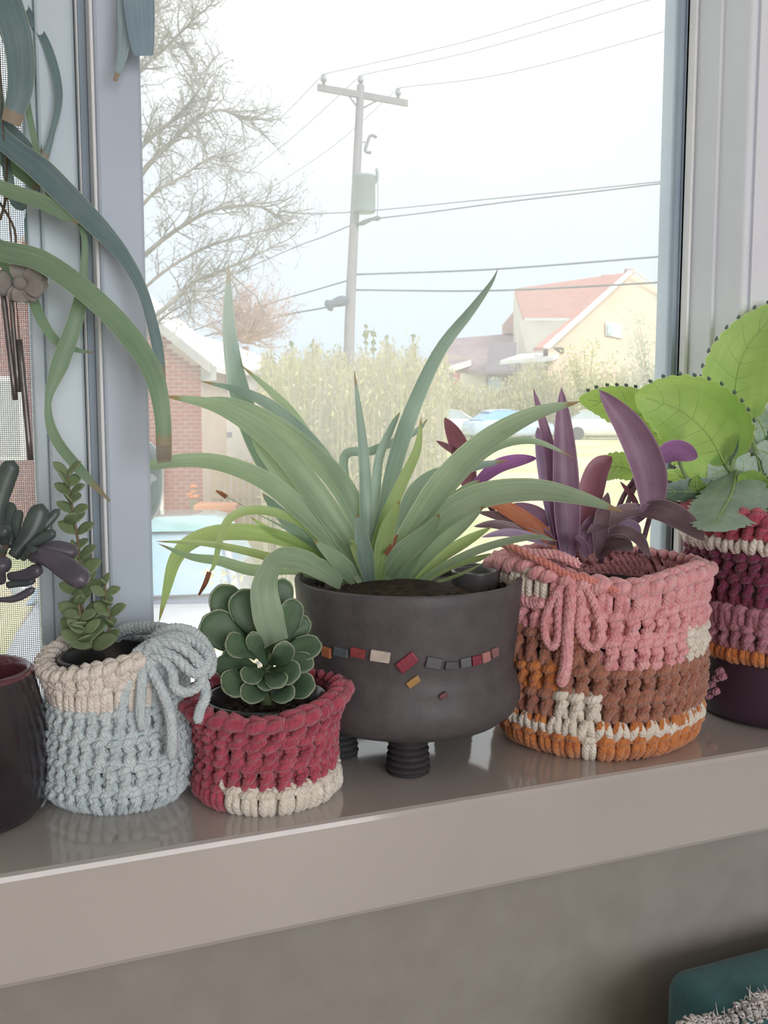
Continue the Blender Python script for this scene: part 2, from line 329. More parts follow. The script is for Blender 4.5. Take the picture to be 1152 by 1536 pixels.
# ------------------------------------------------------------ outdoors
EYE = CAM[2]
def gz(d):                                                    # the garden rises gently with distance from the window
    t = min(1, max(0, (d-18)/26)); t = t*t*(3-2*t); return EYE-2.4+1.05*t
def G(u, d):                                                  # ground point under image column u at distance d
    h = HF+RT*((u-576)/FPX); p = CAM+h*d; p[2] = gz(d); return p
def Gh(u, d, h): p = G(u, d); p[2] += h; return p
def vz(u, v, d):                                              # point above column u at ground distance d that shows at row v
    return P(u, v, d*1.0)
lawn = mat('dry_lawn', S(196, 206, 140), S(226, 212, 176), rough=0.95, scale=0.35, bump=0.3, bscale=3, ramp=(0.42, 0.58), detail=8)
gm = MB(); nx, ny = 30, 40; V = []
for j in range(ny):
    d = 1.2+ (j/(ny-1))**2*190
    for i in range(nx): V.append(G(576+(i/(nx-1)-0.5)*5200, d))
gm.add(V, [(j*nx+i, j*nx+i+1, (j+1)*nx+i+1, (j+1)*nx+i) for j in range(ny-1) for i in range(nx-1)])
struct(gm.build('ground', lawn), 'lawn of dry and green grass outside')

# brick house beyond the driveway
brick_m = mat('brick', S(176, 84, 66), S(134, 54, 44), rough=0.9, scale=3.3, detail=6)
mortar = mat('mortar', S(226, 206, 194), S(212, 190, 178), rough=0.95, scale=4)
ext_white = mat('exterior_white', S(246, 246, 248), S(236, 238, 242), rough=0.6, scale=2)
trim_grey = mat('rake_grey', S(190, 188, 188), S(176, 174, 176), rough=0.7, scale=2)
DB = 19.0; cor = G(304, DB); wl = -RT                          # wall runs to the left from its right corner, facing us
Wd = HF
bh = thing('brick_house', 'red brick house with white roof edge left of the tall leaves', 'house', cor)
def wp(s, z): p = cor+wl*s; p[2] = z; return p                  # s metres left of the corner
ztop = lambda s: P(304, 546, DB)[2]+min(s, 3.2)*0.80-max(0, s-3.2)*0.8
zb = gz(DB)-0.1
MB().prism([wp(0, zb), wp(6.4, zb), wp(6.4, ztop(6.4)), wp(3.2, ztop(3.2)), wp(0, ztop(0))], Wd*4).build('wall', mortar, bh, False)
bl, bhh, cz = 0.198, 0.056, 0.0785
bm = MB().box((-bl/2, -0.012, -bhh/2), (bl/2, 0.012, bhh/2)); 
me_b = None; cnt = 0; rest = MB()
ang = math.atan2(RT[1], RT[0])
row = 0; z = gz(DB)+0.05
cand = []
while z < ztop(3.2):
    s = (0.11 if row % 2 else 0.0)+bl/2+0.002
    while s < 6.3:
        if z+0.03 < ztop(s+0.1) and z+0.03 < ztop(max(0, s-0.1)): cand.append((s, z))
        s += bl+0.022
    if row % 2 and z+0.03 < ztop(0): cand.append((0.05, z))
    row += 1; z += cz
for s, z in sorted(cand, key=lambda q: (q[0] > 1.12, .03 < q[0] < .07)):
    p = wp(s, z)-Wd*(0.004+0.006*random.random())
    if s < 1.12 and cnt < 290:
        if me_b is None:
            o = bm.build('brick', brick_m, bh, False, loc=(0, 0, 0)); me_b = o.data; o.location = p; o.rotation_euler = (0, 0, ang); WL[o.name] = p
        else: place('brick', me_b, p, bh, (0, 0, ang), (.47 if s < .07 else 1, 1, 1))
        cnt += 1
    else:
        a = RT*bl/2; c = np.array([0, 0, bhh/2]); n = Wd*0.012
        rest.prism([p-a-c-n, p+a-c-n, p+a+c-n, p-a+c-n], 2*n)
rb = rest.build('brickwork', brick_m, bh, False); rb['kind'] = 'stuff'
e = np.array([0, 0, 0.16])
MB().prism([wp(-0.22, ztop(0)-0.2), wp(3.2, ztop(3.2)+0.0), wp(3.2, ztop(3.2)+0.2), wp(-0.22, ztop(0)+0.0)], Wd*0.3-Wd*0.5).build('rake_board', trim_grey, bh, False)
MB().prism([wp(-0.3, ztop(0)-0.17), wp(3.2, ztop(3.2)+0.2), wp(3.2, ztop(3.2)+0.28), wp(-0.3, ztop(0)-0.05)], Wd*4.4-Wd*0.2).build('roof', ext_white, bh, False)
MB().prism([wp(-0.3, ztop(0)-0.05), wp(-0.3, ztop(0)-0.33), wp(0.02, ztop(0)-0.33), wp(0.02, ztop(0)-0.05)], Wd*0.3-Wd*0.3).build('eave_return', ext_white, bh, False)
# rear wing with its white roof slope
wa, wbk = G(306, 22), G(404, 22)
MB().prism([wa, wbk, wbk+np.array([0, 0, P(404, 556, 22)[2]-wbk[2]]), wa+np.array([0, 0, P(306, 556, 22)[2]-wa[2]])], Wd*3).build('wing_wall', mat('pale_siding', S(228, 226, 224), S(216, 214, 214), rough=0.8, scale=3), bh, False)
r0 = [P(300, 555, 21.6), P(409, 554, 21.6), P(409, 541, 22.0), P(355, 520, 25.0), P(285, 498, 25.0)]
MB().prism(r0, np.array([0, 0, -0.12])+Wd*0.05).build('wing_roof', ext_white, bh, False)
MB().prism([P(398, 541, 21.4), P(411, 541, 21.4), P(411, 556, 21.4), P(398, 556, 21.4)], Wd*0.4).build('gutter_end', mat('dark_gutter', S(120, 124, 130), rough=0.6), bh, False)
wn = MB().prism([P(306, 622, 21.95), P(352, 622, 21.95), P(352, 660, 21.95), P(306, 660, 21.95)], Wd*0.06).build('window', ext_white, bh, False)
MB().prism([P(310, 626, 21.93), P(348, 626, 21.93), P(348, 656, 21.93), P(310, 656, 21.93)], Wd*0.03).build('pane', mat('far_glass', S(120, 124, 150), S(150, 152, 172), rough=0.2, scale=1), wn, False)
wn = MB().prism([wp(3.45, P(20, 565, DB)[2]), wp(5.3, P(20, 565, DB)[2]), wp(5.3, P(20, 690, DB)[2]), wp(3.45, P(20, 690, DB)[2])], Wd*-0.06).build('window', ext_white, bh, False)
MB().prism([wp(3.55, P(20, 572, DB)[2]), wp(5.2, P(20, 572, DB)[2]), wp(5.2, P(20, 683, DB)[2]), wp(3.55, P(20, 683, DB)[2])], Wd*-0.08).build('pane', mat('pale_blind', S(196, 196, 200), S(184, 186, 192), rough=0.5, scale=1), wn, False)
dsx = [P(242, 660, 18.85), P(242, 700, 18.85), P(243, 795, 18.85)]
MB().tube(spline(dsx, 8), 0.042, 8).build('downspout', ext_white, bh)

# bits by the brick corner
pl = thing('planter_box', 'orange terracotta planter box at the foot of brick wall', 'planter', G(325, 17))
pt = P(325, 757, 17); g = G(325, 17); hx = 28*ppm(17)
q = MB().box((-hx, -0.25, 0), (hx, 0.25, pt[2]-g[2])); q.v = [v @ np.array([[RT[0], RT[1], 0], [HF[0], HF[1], 0], [0, 0, 1]])+g for v in q.v]
q.build('box', mat('terracotta', S(232, 160, 112), S(222, 144, 98), rough=0.9, scale=3), pl, False, 0.02)
q = MB().box((-hx-0.04, -0.29, pt[2]-g[2]-0.08), (hx+0.04, 0.29, pt[2]-g[2]+0.01)); q.v = [v @ np.array([[RT[0], RT[1], 0], [HF[0], HF[1], 0], [0, 0, 1]])+g for v in q.v]
q.build('rim', MATS['terracotta'], pl, False, 0.01)
fl = thing('marigold_plant', 'orange flowering plant in front of the brick wall', 'flower', G(290, 17.6))
stem_g = mat('garden_green', S(150, 176, 110), S(176, 190, 130), rough=0.8, scale=3, trans=0.3)
orange_f = mat('orange_petals', S(246, 160, 60), S(240, 130, 50), rough=0.8, scale=6)
for k in range(7):
    u = random.uniform(282, 298); v = random.uniform(726, 748); a = G(290, 17.6); b = P(u, v, 17.6+random.uniform(-.1, .1))
    MB().tube(spline([a, (a+b)/2+RT*random.uniform(-.05, .05), b], 6), 0.008, 5).build('stem', stem_g, fl)
    MB().ball(b, (0.05, 0.05, 0.03), 8, 0, 0.25).build('flower_head', orange_f, fl)

# picket fence
fe = thing('picket_fence', 'weathered wooden picket fence beyond the brick house', 'fence', G(370, 20))
fw_m = mat('weathered_wood', S(208, 188, 156), S(186, 164, 132), rough=0.9, scale=3, stretch=(1, 1, .1))
for i in range(15):
    u = 312+i*9.5; a = G(u, 20); top = P(u, 690+random.uniform(-3, 3), 20); hw = RT*0.045
    MB().prism([a-hw, a+hw, np.array([*(a+hw)[:2], top[2]-0.05]), np.array([*a[:2], top[2]]), np.array([*(a-hw)[:2], top[2]-0.05])], HF*0.02).build('picket', fw_m, fe, False)
for v in (705, 745):
    a, b = P(310, v, 20.03), P(450, v, 20.03); n = np.array([0, 0, 0.04])
    MB().prism([a-n, b-n, b+n, a+n], HF*0.03).build('rail', fw_m, fe, False)

# parked car just outside, nose towards the window
def car(name, label, u, d, yaw, L, body, glassm, group=None, detail=True, roofm=None):
    g = G(u, d); t = thing(name, label, 'car', g, group)
    fx = np.array([math.cos(yaw), math.sin(yaw), 0]); fy = np.array([-fx[1], fx[0], 0])     # fx: towards the nose
    def M(V): return [g+fx*a+fy*b+np.array([0, 0, c]) for a, b, c in V]
    k = L/4.3; W = 0.86
    sect = [(2.15, .62, .70, .35), (2.05, .76, .78, .25), (1.2, .84, .93, .22), (0.75, .86, 1.0, .22), (-1.3, .86, 1.0, .22), (-2.0, .82, .92, .25), (-2.15, .70, .80, .35)]
    V = []; n = 10
    for a, hw, top, bot in sect:
        for b, c in ((-hw*.9, bot), (-hw, bot+.15), (-hw*1.02, (top+bot)/2), (-hw*.98, top-.1), (-hw*.86, top), (hw*.86, top), (hw*.98, top-.1), (hw*1.02, (top+bot)/2), (hw, bot+.15), (hw*.9, bot)): V.append((a*k, b, c))
    F = [(i*n+j, i*n+(j+1) % n, (i+1)*n+(j+1) % n, (i+1)*n+j) for i in range(len(sect)-1) for j in range(n)]+[tuple(range(n))[::-1], tuple(range((len(sect)-1)*n, len(sect)*n))]
    MB().add(M(V), F).build('body', body, t, True, 0)
    cab = [(0.85, .72, .98), (0.15, .60, 1.40), (-0.2, .58, 1.46), (-1.0, .58, 1.44), (-1.75, .68, .98)]
    V = []
    for a, hw, z in cab: V += [(a*k, -hw-.12*(z < 1.2), .95), (a*k, -hw, z), (a*k, hw, z), (a*k, hw+.12*(z < 1.2), .95)]
    n = 4; F = [(i*n+j, i*n+(j+1) % n, (i+1)*n+(j+1) % n, (i+1)*n+j) for i in range(len(cab)-1) for j in range(n)]
    MB().add(M(V), F).build('glasshouse', glassm, t, False)
    V = []
    for a, hw, z in ((0.2, .60, 1.41), (-0.2, .59, 1.485), (-1.0, .585, 1.465), (-1.25, .60, 1.36)): V += [(a*k, -hw-.02, z-.03), (a*k, -hw*.8, z+.01), (a*k, hw*.8, z+.01), (a*k, hw+.02, z-.03)]
    F = [(i*n+j, i*n+j+1, (i+1)*n+j+1, (i+1)*n+j) for i in range(3) for j in range(3)]
    MB().add(M(V), F).build('roof', roofm or body, t)
    for sd in (-1, 1):
        MB().tube(M([(0.86*k, sd*.74, .98), (0.5*k, sd*.67, 1.2), (0.17*k, sd*.61, 1.42)]), 0.035, 6).build('pillar', body, t)
        for a in (1.35, -1.35):
            c = M([(a*k, sd*.82, .31)])[0]; wv = []
            for r, o in ((.0, .1), (.31, .1), (.33, .05), (.33, -.08)): wv.append((r, o))
            mb = MB(); nn = 18; VV = []
            for r, o in wv:
                for q in range(nn): VV.append(c+fx*r*math.cos(q*2*PI/nn)+np.array([0, 0, r*math.sin(q*2*PI/nn)])+fy*sd*o)
            mb.add(VV, [(i*nn+j, i*nn+(j+1) % nn, (i+1)*nn+(j+1) % nn, (i+1)*nn+j) for i in range(3) for j in range(nn)])
            mb.build('wheel', mat('tyre', S(60, 60, 64), rough=0.9), t, False)
    if detail:
        MB().prism(M([(0.98*k, -.66, .965), (0.98*k, .66, .965), (0.85*k, .68, 1.0), (0.85*k, -.68, 1.0)]), (0, 0, 0.012)).build('cowl', mat('cowl_dark', S(110, 122, 150), rough=0.6), t, False)
        for sd in (-1, 1):
            MB().ball(M([(0.62*k, sd*.92, 1.03)])[0], (.09, .09, .07), 10).build('mirror', body, t)
            MB().tube(M([(0.95*k, sd*.3-.25, 1.005), (0.93*k, sd*.3+.25, 1.02)]), .012, 5).build('wiper', mat('tyre', S(60, 60, 64)), t)
    return t
car_white = mat('car_silver', S(196, 200, 210), S(188, 193, 204), rough=0.18, scale=2, coat=1)
car_teal = mat('car_glass_painted_sky', S(150, 186, 202), S(186, 196, 214), rough=0.1, scale=1.6)  # pale blue and lavender patches are painted reflections on the glass
yaw_to_us = math.atan2(-HF[1], -HF[0])
car('car', 'silver white car parked right outside nose towards window', 226, 8.1, yaw_to_us+0.10, 4.3, car_white, car_teal, None, True, mat('car_roof_painted_sky', S(132, 196, 200), S(150, 208, 212), rough=.2, coat=1, scale=2))  # roof teal is reflected sky put into the colour

# cream dried shrub behind the small succulent
def shrub(name, label, u, d, v0, hw, n, mats, kindc='shrub', leaf=0.02, fuzz=1.0, stems=8):
    g = G(u, d); top = P(u, v0, d); H = top[2]-g[2]; t = thing(name, label, kindc, g)
    st = MB()
    tips = []
    for i in range(stems):
        a = random.uniform(0, 2*PI); rr = hw*random.uniform(.1, .9)
        e = g+RT*math.cos(a)*rr+HF*math.sin(a)*rr+np.array([0, 0, H*random.uniform(.6, 1)])
        p = spline([g, g+(e-g)*.5+RT*random.uniform(-.1, .1)*hw, e], 7); st.tube(p, np.linspace(.012, .004, 7)*max(1, d/8), 4); tips.append(p)
    st.build('stems', mats[-1], t)
    lv = MB()
    for i in range(n):
        p = tips[i % len(tips)]; c = p[random.randrange(2, 7)]+rng.normal(0, hw*.28*fuzz, 3)
        a = rng.normal(size=3); a /= np.linalg.norm(a); b = np.cross(a, rng.normal(size=3)); b /= np.linalg.norm(b)
        s = leaf*random.uniform(.6, 1.4)
        lv.add([c-a*s, c-b*s*.45, c+a*s, c+b*s*.45], [(0, 1, 2, 3)], random.randrange(len(mats)-1))
    f = lv.build('foliage', mats[:-1], t, False); f['kind'] = 'stuff'
    return t
cream1 = mat('cream_bloom', S(244, 236, 214), S(236, 222, 186), rough=0.9, trans=0.4); cream2 = mat('yellow_bloom', S(226, 214, 150), S(238, 226, 180), rough=0.9, trans=0.4)
twig_t = mat('twig_tan', S(190, 172, 146), S(172, 154, 128), rough=0.9, scale=2)
shrub('dried_hydrangea', 'cream dried flowering shrub outside behind the small succulent', 350, 5.2, 868, 0.2, 700, [cream1, cream1, cream2, twig_t], leaf=0.028)

# utility pole and its lines
pole_m = mat('pole_wood', S(150, 146, 152), S(132, 128, 136), rough=0.9, scale=2, stretch=(3, 3, .3))
pole_grey = mat('transformer_grey', S(140, 152, 160), S(130, 142, 150), rough=0.5, scale=1)
wire_m = mat('wire_dark', S(104, 112, 124), rough=0.8)
DP = 31.0; pb = G(521, DP); ptop = P(541, 128, DP)
up_ = thing('utility_pole', 'tall wooden utility pole with crossarm and grey transformer', 'utility pole', pb)
axis = lambda v: P(541-(v-128)*0.0455+ (0), v, DP)
MB().tube(spline([pb, axis(500), axis(300), ptop], 12), np.linspace(.2, .125, 12), 10).build('pole', pole_m, up_)
H = ptop[2]-0.32
ca, cb = pz(477, 131, H), pz(611, 155, H); ax = (cb-ca)/np.linalg.norm(cb-ca); sd_ = np.cross(ax, (0, 0, 1))
zz = np.array([0, 0, .1]); MB().prism([ca-zz-sd_*.05, ca+zz-sd_*.05, ca+zz+sd_*.05, ca-zz+sd_*.05], cb-ca).build('crossarm', pole_m, up_, False)
def ins(p):
    o = MB().lathe([(0.0, 0), (.05, 0), (.05, .1), (.1, .12), (.1, .2), (.05, .24), (.08, .3), (.0, .34)], p, 10).build('insulator', mat('porcelain_grey', S(150, 152, 160), rough=0.4), up_)
    return p+np.array([0, 0, .33])
i1 = ins(ca+ax*.2+zz); i2 = ins(ptop+np.array([0, 0, -.02])); i3 = ins(cb-ax*.35+zz)
for s, e_ in ((ca+ax*1.0, axis(165)), (cb-ax*1.0, axis(165))): MB().tube([s, e_], .03, 5).build('brace', pole_m, up_)
tcn = P(546, 292, DP-.2); r = 17*ppm(DP)
MB().lathe([(0, -.56), (r*.92, -.56), (r, -.5), (r, .5), (r*1.06, .52), (r*1.06, .58), (0, .64)], tcn, 20).build('transformer', pole_grey, up_)
MB().tube(spline([P(561, 275, DP-.2), P(566, 268, DP-.2), P(565, 253, DP-.2)], 6), .05, 6).build('bushing', pole_grey, up_)
MB().tube(spline([P(565, 253, DP-.2), P(567, 290, DP-.2), P(566, 325, DP-.2)], 6), .012, 4).build('drop_lead', wire_m, up_)
MB().tube(spline([P(565, 206, DP), P(556, 203, DP), P(551, 215, DP), P(548, 227, DP), P(557, 229, DP)], 12), .05, 6).build('fuse_cutout', pole_m, up_)
MB().tube([P(538, 213, DP), P(551, 214, DP)], .02, 5).build('cutout_bracket', pole_m, up_)
MB().tube(spline([P(489, 461, DP-.3), P(500, 455, DP-.3), P(522, 449, DP-.1)], 8), [.1, .19, .2, .12, .14, .17, .17, .08], 8).build('cable_closure', mat('closure_dark', S(96, 104, 122), rough=0.7), up_)
MB().tube(spline([axis(335), P(540, 336, DP-.2), P(557, 329, DP-.2), P(572, 327, DP-.2)], 8), [.05, .06, .05, .08, .07, .05, .09, .03], 6).build('service_clamp', wire_m, up_)
def line(label, pts, r=.017, sag=0.0):
    Q = spline(pts, 24)
    MBo = MB().tube(Q, r, 5).build('power_line', wire_m); tag(MBo, label, 'wire', 'overhead wires of the street')
thin = .010
line('topmost thin wire from left insulator to the upper right corner', [i1, P(700, 62, 30), P(912, -2, 28), P(1300, -120, 24)], thin)
line('thin wire from the pole top insulator to the upper right', [i2, P(720, 74, 30), P(980, -2, 28), P(1300, -95, 25)], thin)
line('thin wire from the right crossarm insulator to the right', [i3, P(760, 110, 31), P(1005, 45, 29), P(1300, -45, 25)], thin)
line('thin wire from the left insulator sloping down into the bare tree', [i1, P(420, 178, 33), P(350, 240, 36), P(200, 372, 44)], thin)
line('thin wire from the pole top sloping down behind the bare tree', [i2, P(440, 205, 34), P(350, 276, 37), P(200, 392, 46)], thin)
line('faint wire from right insulator passing behind the pole down left', [i3, P(505, 215, 34), P(410, 280, 38), P(200, 420, 48)], thin*.9)
line('upper twisted wire from transformer level to the right', [P(430, 320, 33), axis(318), P(740, 298, 30), P(1003, 271, 28), P(1300, 235, 25)], .017)
line('lower wavy twisted service wire from clamp to the right', [P(572, 327, DP-.2), P(640, 319, 30.5), P(760, 303, 29.5), P(880, 289, 29), P(1003, 274, 28), P(1300, 238, 25)], .022)
line('service wire from the pole clamp down left to the tree', [axis(336), P(480, 357, 33), P(440, 372, 35), P(330, 420, 40)], .02)
line('thick cable just above the house ridge running right', [axis(412), P(740, 404, 30), P(1003, 384, 28), P(1300, 360, 25)], .03)
line('lowest thick cable crossing in front of red roof', [axis(435), P(740, 436, 30), P(1003, 423, 28), P(1300, 405, 25)], .03)
line('cable from pole sloping down left above the dark closure', [axis(419), P(470, 436, 33), P(400, 457, 36), P(250, 510, 42)], .025)
line('cable carrying the dark closure down left of the pole', [axis(448), P(489, 461, DP-.2), P(410, 477, 35), P(250, 520, 42)], .03)

# big bare tree: limbs drawn, side branches grown
bark = mat('bark_grey', S(150, 142, 136), S(128, 122, 118), rough=0.95, scale=3)
bud = mat('bud_green', S(178, 174, 160), S(164, 158, 148), rough=0.9, scale=3, trans=0.3)
def grow(mb, lf, p, d, L, r, lev, spread=.55, leaf=.03, droop=0.0):
    n = 5; Q = [p]
    dd = d.copy()
    for i in range(n):
        dd = dd+rng.normal(0, .16, 3)+np.array([0, 0, .02-droop]); dd /= np.linalg.norm(dd); Q.append(Q[-1]+dd*L/n)
    mb.tube(Q, np.linspace(r, r*.45, n+1), 4 if lev > 1 else 3)
    if lev == 0:
        for q in Q[2:]:
            if random.random() < .55:
                a = rng.normal(size=3)*leaf; b = np.cross(a, rng.normal(size=3)); b = b/np.linalg.norm(b)*leaf*.5
                lf.add([q, q+a*.5+b, q+a, q+a*.5-b], [(0, 1, 2, 3)])
        return
    for k in range(4 if lev > 1 else 3):
        i = random.randrange(1, n+1); nd = dd+rng.normal(0, spread, 3); nd /= np.linalg.norm(nd)
        grow(mb, lf, Q[i], nd, L*random.uniform(.5, .75), r*.5, lev-1, spread, leaf, droop)
DT = 14.0
tr = thing('bare_tree', 'large bare grey tree with tangled branches left of the pole', 'tree', G(120, DT))
base_t = G(120, DT)
trunk = MB(); trunk.tube(spline([base_t, P(125, 500, DT), P(120, 250, DT), P(130, -150, DT)], 14), np.linspace(.28, .1, 14), 10); trunk.build('trunk', bark, tr)
limbs = [([(122, 330), (210, 222), (262, 178), (295, 140), (312, 102)], .045, 3), ([(125, 400), (205, 270), (250, 220), (290, 182), (330, 165), (375, 180)], .045, 3),
         ([(122, 480), (220, 380), (280, 335), (330, 312), (390, 310), (425, 330)], .04, 3), ([(125, 520), (230, 420), (300, 375), (360, 355), (420, 340)], .03, 2),
         ([(125, 560), (250, 460), (275, 435), (300, 418), (335, 405), (400, 375)], .04, 3), ([(122, 250), (200, 120), (250, 70), (300, 20)], .045, 3), ([(125, 300), (215, 60), (240, 0), (280, -60)], .04, 3),
         ([(130, 600), (220, 500), (270, 460), (330, 440)], .025, 2), ([(122, 200), (60, 60), (20, -20)], .04, 2), ([(122, 360), (60, 250), (10, 180)], .04, 2), ([(125, 420), (220, 300), (265, 270), (320, 235), (345, 250)], .03, 3)]
lf = MB()
for pl_, r, lev in limbs:
    Q = spline([P(u, v, DT+random.uniform(-.9, .9)*(i > 0)) for i, (u, v) in enumerate(pl_)], 16); b = MB(); b.tube(Q, np.linspace(r, r*.3, 16), 6)
    for i in range(4, 16, 1):
        for _ in range(3):
            d = (Q[min(i+1, 15)]-Q[i-1]); d /= np.linalg.norm(d); d = d+rng.normal(0, .55, 3); d /= np.linalg.norm(d)
            grow(b, lf, Q[i], d, random.uniform(.25, .62), r*.3, lev-1, .6, .02)
    b.build('branch', bark, tr)
f_ = lf.build('buds', bud, tr, False); f_['kind'] = 'stuff'
# rounded pinkish tree behind the white roof
pinkb = mat('pink_twigs', S(206, 178, 170), S(192, 164, 156), rough=0.95, scale=2)
pk = thing('budding_tree', 'rounded pinkish budding tree behind the white roof', 'tree', G(368, 34))
b = MB(); lf = MB(); g = G(368, 34); b.tube([g, P(368, 520, 34)], .12, 6)
for i in range(60):
    a = rng.normal(size=3); a[2] = abs(a[2])+.5; a /= np.linalg.norm(a)
    grow(b, lf, P(368, 515, 34), a, 1.5, .03, 2, .45, .05)
b.build('branches', pinkb, pk); f_ = lf.build('buds', pinkb, pk, False); f_['kind'] = 'stuff'

# brush of reeds and shrubs across the middle distance
reed = [mat('reed_tan', S(218, 204, 176), S(204, 190, 162), rough=0.9, trans=.3), mat('reed_olive', S(192, 190, 146), S(176, 178, 134), rough=0.9, trans=.3),
        mat('reed_yellow', S(220, 218, 166), S(206, 208, 150), rough=0.9, trans=.3), mat('reed_grey', S(206, 200, 186), S(192, 186, 172), rough=0.9, trans=.3)]
def brush(name, label, u0, u1, d0, d1, vtop, n, leaves, lsize, r):
    mb = MB()
    for i in range(n):
        u = random.uniform(u0, u1); d = random.uniform(d0, d1); g = G(u, d); v = vtop(u)+abs(random.gauss(0, 22))+random.uniform(-6, 10)
        t = P(u+random.gauss(0, 5), v, d)
        if t[2] < g[2]+.3: continue
        Q = spline([g, (g+t)/2+rng.normal(0, .06, 3)*np.array([1, 1, .2]), t], 5); mi = random.choices(range(4), (4, 3, 2, 3))[0]
        mb.tube(Q, np.linspace(r, r*.35, 5), 3, mi)
        for k in range(leaves):
            s = random.uniform(.25, 1); c = g+(t-g)*s+rng.normal(0, lsize*.9, 3); a = rng.normal(size=3)*np.array([.5, .5, 1.2]); a *= lsize/np.linalg.norm(a)
            b = np.cross(a, HF+rng.normal(0, .5, 3)); b *= lsize*.28/np.linalg.norm(b)
            mb.add([c-a, c-b, c+a, c+b], [(0, 1, 2, 3)], random.choices(range(4), (3, 4, 3, 2))[0])
    return tag(mb.build(name, reed, None, False), label, 'brush', None, 'stuff')
brush('dry_reeds', 'tall tan and olive brush across the yard behind the plants', 395, 668, 13, 22, lambda u: 526+8*math.sin(u*.05)+12*math.sin(u*.17), 1900, 12, .055, .009)
brush('far_shrubbery', 'pale yellow green shrubs along the street before the houses', 655, 1120, 51, 56, lambda u: 566-8*math.sin(u*.05)-(24 if 780 < u < 850 else 0)-(20 if u > 930 else 0), 1500, 12, .13, .018)
for i, (u, v) in enumerate(((549, 487), (560, 494), (580, 506), (620, 503), (437, 512), (470, 508))):
    d = 18+i*.3; g = G(u, d); t = P(u, v, d); b = MB(); b.tube([g, (g+t)/2+RT*.03, t], .012, 4); lf = MB()
    for k in range(14):
        c = t-np.array([0, 0, random.uniform(0, .45)]); a = rng.normal(size=3)*.05; e_ = np.cross(a, HF); lf.add([c-a*.6, c-e_*.4, c+a*.6, c+e_*.4], [(0, 1, 2, 3)])
    s_ = thing('tall_weed', ['dark tipped weed nearest to the pole above the brush', 'slender weed second right of the pole above brush', 'short weed tip above the brush between pole and long leaf', 'weed tip poking up just left of long pointed leaf', 'weed tip near the white roof end above brush', 'weed tip above brush left of the pole foot'][i], 'weed', g, 'weeds above the brush')
    b.build('stem', reed[1], s_); lf.build('leaves', mat('weed_green', S(150, 160, 120), S(136, 148, 108), rough=.9, trans=.3), s_, False)
wht = mat('pale_leaf', S(226, 230, 214), S(212, 220, 200), rough=0.9, trans=.4); wht2 = mat('pale_leaf_olive', S(212, 210, 168), S(198, 200, 150), rough=0.9, trans=.4)
def airy_tree(name, label, u, d, v0, hwpx, n, mats, leaf):
    g = G(u, d); t = thing(name, label, 'tree', g); b = MB(); lf = MB(); top = P(u, v0, d); Ht = top[2]-g[2]
    for i in range(12):
        a = random.uniform(-1, 1); e = g+RT*a*hwpx*ppm(d)+HF*random.uniform(-1, 1)+np.array([0, 0, Ht*random.uniform(.65, 1)*(1-.25*abs(a))])
        Q = spline([g, g+(e-g)*np.array([.35, .35, .55]), e], 8); b.tube(Q, np.linspace(.06, .015, 8), 4)
        for k in range(n//12):
            c = Q[random.randrange(2, 8)]+rng.normal(0, hwpx*ppm(d)*.18, 3); a_ = rng.normal(size=3); a_ *= leaf/np.linalg.norm(a_); e2 = np.cross(a_, rng.normal(size=3)); e2 *= leaf*.4/np.linalg.norm(e2)
            lf.add([c-a_, c-e2, c+a_, c+e2], [(0, 1, 2, 3)], random.randrange(2))
    b.build('branches', twig_t, t); f = lf.build('foliage', mats, t, False); f['kind'] = 'stuff'
airy_tree('pale_tree', 'whitish leafing tree in front of the cream gable wall', 975, 50, 462, 48, 1500, [wht, wht], .13)
airy_tree('olive_tree', 'olive budding tree standing before the cream gable', 880, 50, 498, 42, 1200, [wht2, reed[2]], .13)

# houses across the street
redroof = mat('red_shingle', S(206, 158, 150), S(194, 144, 138), rough=0.9, scale=1.2, stretch=(1, 1, 6))
cream_w = mat('cream_siding', S(226, 206, 186), S(218, 198, 178), rough=0.85, scale=.6)
grey_w = mat('light_siding', S(224, 218, 208), S(214, 208, 198), rough=0.85, scale=.6)
dkroof = mat('plum_shingle', S(164, 146, 152), S(150, 132, 140), rough=0.9, scale=1)
mauve_w = mat('mauve_wall', S(206, 190, 186), S(196, 180, 176), rough=0.9, scale=.8)
def slab(pix, t, name, m, par):                                # a roof or wall slab through pixel points with their distances
    pts = [P(u, v, d) for u, v, d in pix]; return MB().prism(pts, t).build(name, m, par, False)
Hs = thing('gabled_house', 'cream house with red roof and wide gable across the street', 'house', G(880, 60))
back = HF*6+RT*2.0
down = lambda u, d: P(u, 690, d)
slab([(945, 409, 58), (1012, 446, 60), (1060, 476, 61), (1060, 690, 61), (822, 690, 54), (822, 517, 54)], back, 'gable_wall', cream_w, Hs)
slab([(772, 433, 66), (945, 408, 58), (905, 440, 57), (855, 478, 58), (785, 478, 62)], (0, 0, -.2), 'roof', redroof, Hs)
slab([(905, 438, 57), (948, 407, 57.6), (820, 519, 53.5), (800, 522, 54), (855, 478, 57.2)], (0, 0, -.2), 'roof', redroof, Hs)
slab([(944, 405, 57.4), (949, 408, 57.4), (824, 522, 53.3), (814, 521, 53.3)], back*.02+np.array([0, 0, -.05]), 'rake_board', ext_white, Hs)
slab([(945, 405, 57.4), (950, 404, 57.4), (1065, 474, 60.4), (1064, 480, 60.4)], back*.02, 'rake_board', ext_white, Hs)
slab([(787, 477, 61.5), (857, 477, 57.6), (857, 481, 57.6), (787, 481, 61.5)], back*.02, 'eave_board', ext_white, Hs)
slab([(778, 480, 62), (852, 480, 58.2), (818, 522, 57.5), (818, 640, 57.5), (776, 640, 62)], back*.9, 'dormer_wall', grey_w, Hs)
